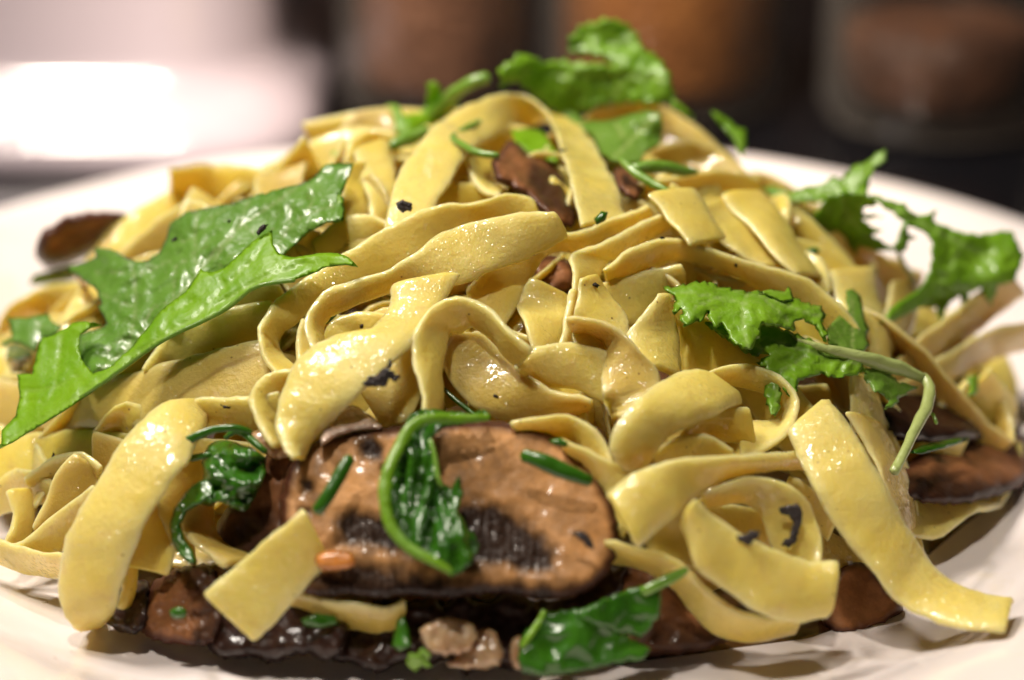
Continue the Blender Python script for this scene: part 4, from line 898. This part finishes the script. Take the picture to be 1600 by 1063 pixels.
food('herb_leaf', [(470,968),(495,958),(525,962),(530,975),(500,982),(475,978)], [(472,970,10),(528,968,9),(500,980,10)], LEAF_DARK, 'very dark green scrap in the shade right of the square ribbon end', 'herb', None, th=1, R=6, seed=83, cell=5, wr=.8)
SC = [(742,330,6,'summit side of the upper twisted ribbon'),(1035,372,12,'short square cut ribbon'),(880,235,9,'right leg of the tall arch'),(655,565,13,'arched ribbon with the torn end'),(565,510,12,'end of the small loop'),(1015,625,16,'top of the big right curl'),(1060,640,16,'middle of the big right curl'),(985,770,18,'square cut end of the sparkling ribbon'),(1330,880,20,'lower half of the long right ribbon'),(145,905,19,'foot of the front left fold'),(118,885,19,'outer edge of the front left fold'),(1150,415,8,'long sweeping ribbon at the right'),(775,620,8,'wide shaded ribbon'),(470,395,2,'gap between the halves of the big leaf')]
for i, (x, y, off, where) in enumerate(SC):
    r = 3.0 + (i * 7 % 5) * .5
    pl = [(x + r * (1 + .45 * math.sin(k * 2.3 + i)) * math.cos(k * 1.05), y + r * .7 * (1 + .45 * math.cos(k * 1.7 + i)) * math.sin(k * 1.05)) for k in range(6)]
    food('pepper_speck', pl, [(x, y, off)], FLAKE, 'tiny dark speck on the ' + where, 'speck', 'tiny specks of pepper and herb', th=.5, R=3, seed=120 + i, cell=3)
# wilted leaves
L8 = leafthing('wilted_leaf', (680, 880, 16), 'glossy wilted leaf draped over the largest mushroom slice', 'leaf', 'wilted dark green leaves')
pillow('leaf_blade', [(640,648),(664,638),(700,643),(735,646),(756,640),(769,655),(732,661),(692,668),(674,686),(682,722),(690,752),(704,764),(718,742),(724,768),(716,800),(735,828),(750,852),(736,880),(720,896),(704,901),(688,886),(650,872),(620,850),(601,815),(596,775),(601,735),(615,702),(630,675)],
       [(650,650,16),(765,650,14),(600,770,16),(705,895,17.5),(740,850,16.5),(690,720,15.5),(650,780,16)], LEAF_DARK, parent=L8, th=1.0, R=8, cell=5, wr=2.2, wrs=.03, wax=(2.0, .45), seed=24, jag=3, lump=.25, lumps=.03, curl=-1.2,
       veins=[(3,(672,690),(685,740),(680,800),(700,860))])
tube('curled_rim', [(764,652,16,5),(720,655,17,7),(672,654,18,9),(642,668,18.5,9),(620,705,19,9),(604,745,19.5,10),(601,785,19.5,9),(612,825,19.5,9),(638,855,19.5,8),(675,876,19.5,7),(705,893,19,5)], 8, LEAF, L8, flat=.6)
tube('stem', [(672,688,17,4),(680,715,17,4),(684,745,17,4),(690,762,17,3)], 4, STEM_G, L8)
L9 = leafthing('wilted_leaf', (370, 790, 14), 'wilted leaf crumpled into a ball beside the front left fold', 'leaf', 'wilted dark green leaves')
pillow('leaf_blade', [(322,702),(335,690),(352,688),(376,694),(402,704),(416,720),(414,745),(402,770),(386,797),(366,796),(345,786),(325,790),(308,786),(312,765),(318,740),(315,722)], [(325,700,13),(410,720,12),(370,795,14),(312,785,13),(360,740,16)], LEAF_DARK, parent=L9, th=4, R=16, cell=5, wr=2.4, wrs=.03, wax=(.7, 1.6), seed=25, jag=2, lump=.6, lumps=.03, soft=True)
pillow('leaf_blade', [(330,745),(310,752),(290,768),(272,795),(265,820),(268,845),(280,868),(296,882),(306,880),(302,862),(288,842),(282,820),(292,800),(312,788),(335,775)], [(325,750,14),(270,800,14),(300,878,15),(320,780,15)], LEAF_DARK, parent=L9, th=1.6, R=7, cell=4, wr=.8, seed=26, lump=.7, lumps=.08)
tube('tendril', [(392,676,14,5),(370,669,15,6),(335,672,16,6),(295,688,17,7),(265,712,17,7),(245,740,16,5),(238,762,15,3)], 6, LEAF_DARK, L9, flat=.5)
tube('tendril', [(415,706,13,5),(398,692,13,6),(385,680,13,6),(368,674,13,5),(352,684,13,4)], 5, LEAF_DARK, L9)
tube('tendril', [(330,710,14,4),(300,716,14,6),(278,718,13,4)], 5, LEAF_DARK, L9, flat=.5)
L10 = leafthing('wilted_leaf', (900, 1040, 8), 'glossy green leaf lying on the front rim of the heap at the lower right', 'leaf', 'wilted dark green leaves')
pillow('leaf_blade', [(809,1032),(812,1002),(822,984),(842,968),(856,955),(882,953),(918,950),(940,960),(962,985),(990,1000),(1016,1012),(1008,1030),(962,1037),(902,1050),(850,1057),(816,1052)], [(812,1030,11),(850,960,10),(1010,1020,11),(900,1050,13),(920,955,12),(900,1000,14)], LEAF_DARK, parent=L10, th=.8, R=6, cell=5, wr=1.6, wrs=.012, seed=27, jag=3)
pillow('leaf_blade', [(900,965),(925,944),(950,933),(985,920),(1012,914),(1034,918),(1034,940),(1030,962),(1014,986),(998,996),(965,990),(930,975)], [(905,962,12),(1030,920,12),(1010,988,12),(960,940,13)], LEAF_DARK, parent=L10, th=.8, R=6, cell=5, wr=1.2, wrs=.014, seed=28, jag=3)
tube('stem', [(1005,925,13,9),(1035,910,13.5,9),(1060,898,13.5,8),(1073,890,13.5,5)], 8, STEM_G, L10, flat=.6)
tube('tendril', [(850,955,11,4),(842,972,11,5),(830,990,12,5),(815,1010,12,5)], 5, LEAF, L10, flat=.6)
stem_thing('chive', [(546,716,17,9),(530,745,17.5,11),(512,775,18,11),(496,800,18,10)], 10, LEAF_DARK, 'cut dark green chive standing on the left of the largest mushroom slice', 'chive', flat=.7)
stem_thing('chive', [(818,712,16,10),(850,722,16.5,13),(885,738,16.5,13),(922,752,16,9)], 12, LEAF_DARK, 'dark green chive lying on the upper right of the largest mushroom slice', 'chive', flat=.6)
stem_thing('chive', [(690,605,4,3),(720,632,4.5,4),(752,656,5,3)], 4, LEAF_DARK, 'blackish green strand under the wide shaded ribbon', 'chive')

# leave out buried ribbons of which nothing shows, from here or from a step to either side
def prune():
    bpy.context.view_layer.update()
    dg = bpy.context.evaluated_depsgraph_get()
    seen = set()
    for dx in (0, -90, 90):
        o0 = CAM + Vector((dx, abs(dx) * .2, abs(dx) * .2))
        for iy in range(40, 680, 4):
            for ix in range(0, 1024, 4):
                tgt = at(ix * 1.5625, iy * 1.5625, 365)
                d = (tgt - o0).normalized()
                hit, loc, nrm, idx, ob, mtx = scene.ray_cast(dg, o0 * MM, d)
                if hit: seen.add(ob.name)
    for o in [o for o in COL.objects if o.get('group') == 'ribbons buried in the heap' and o.name not in seen]:
        bpy.data.objects.remove(o)
prune()
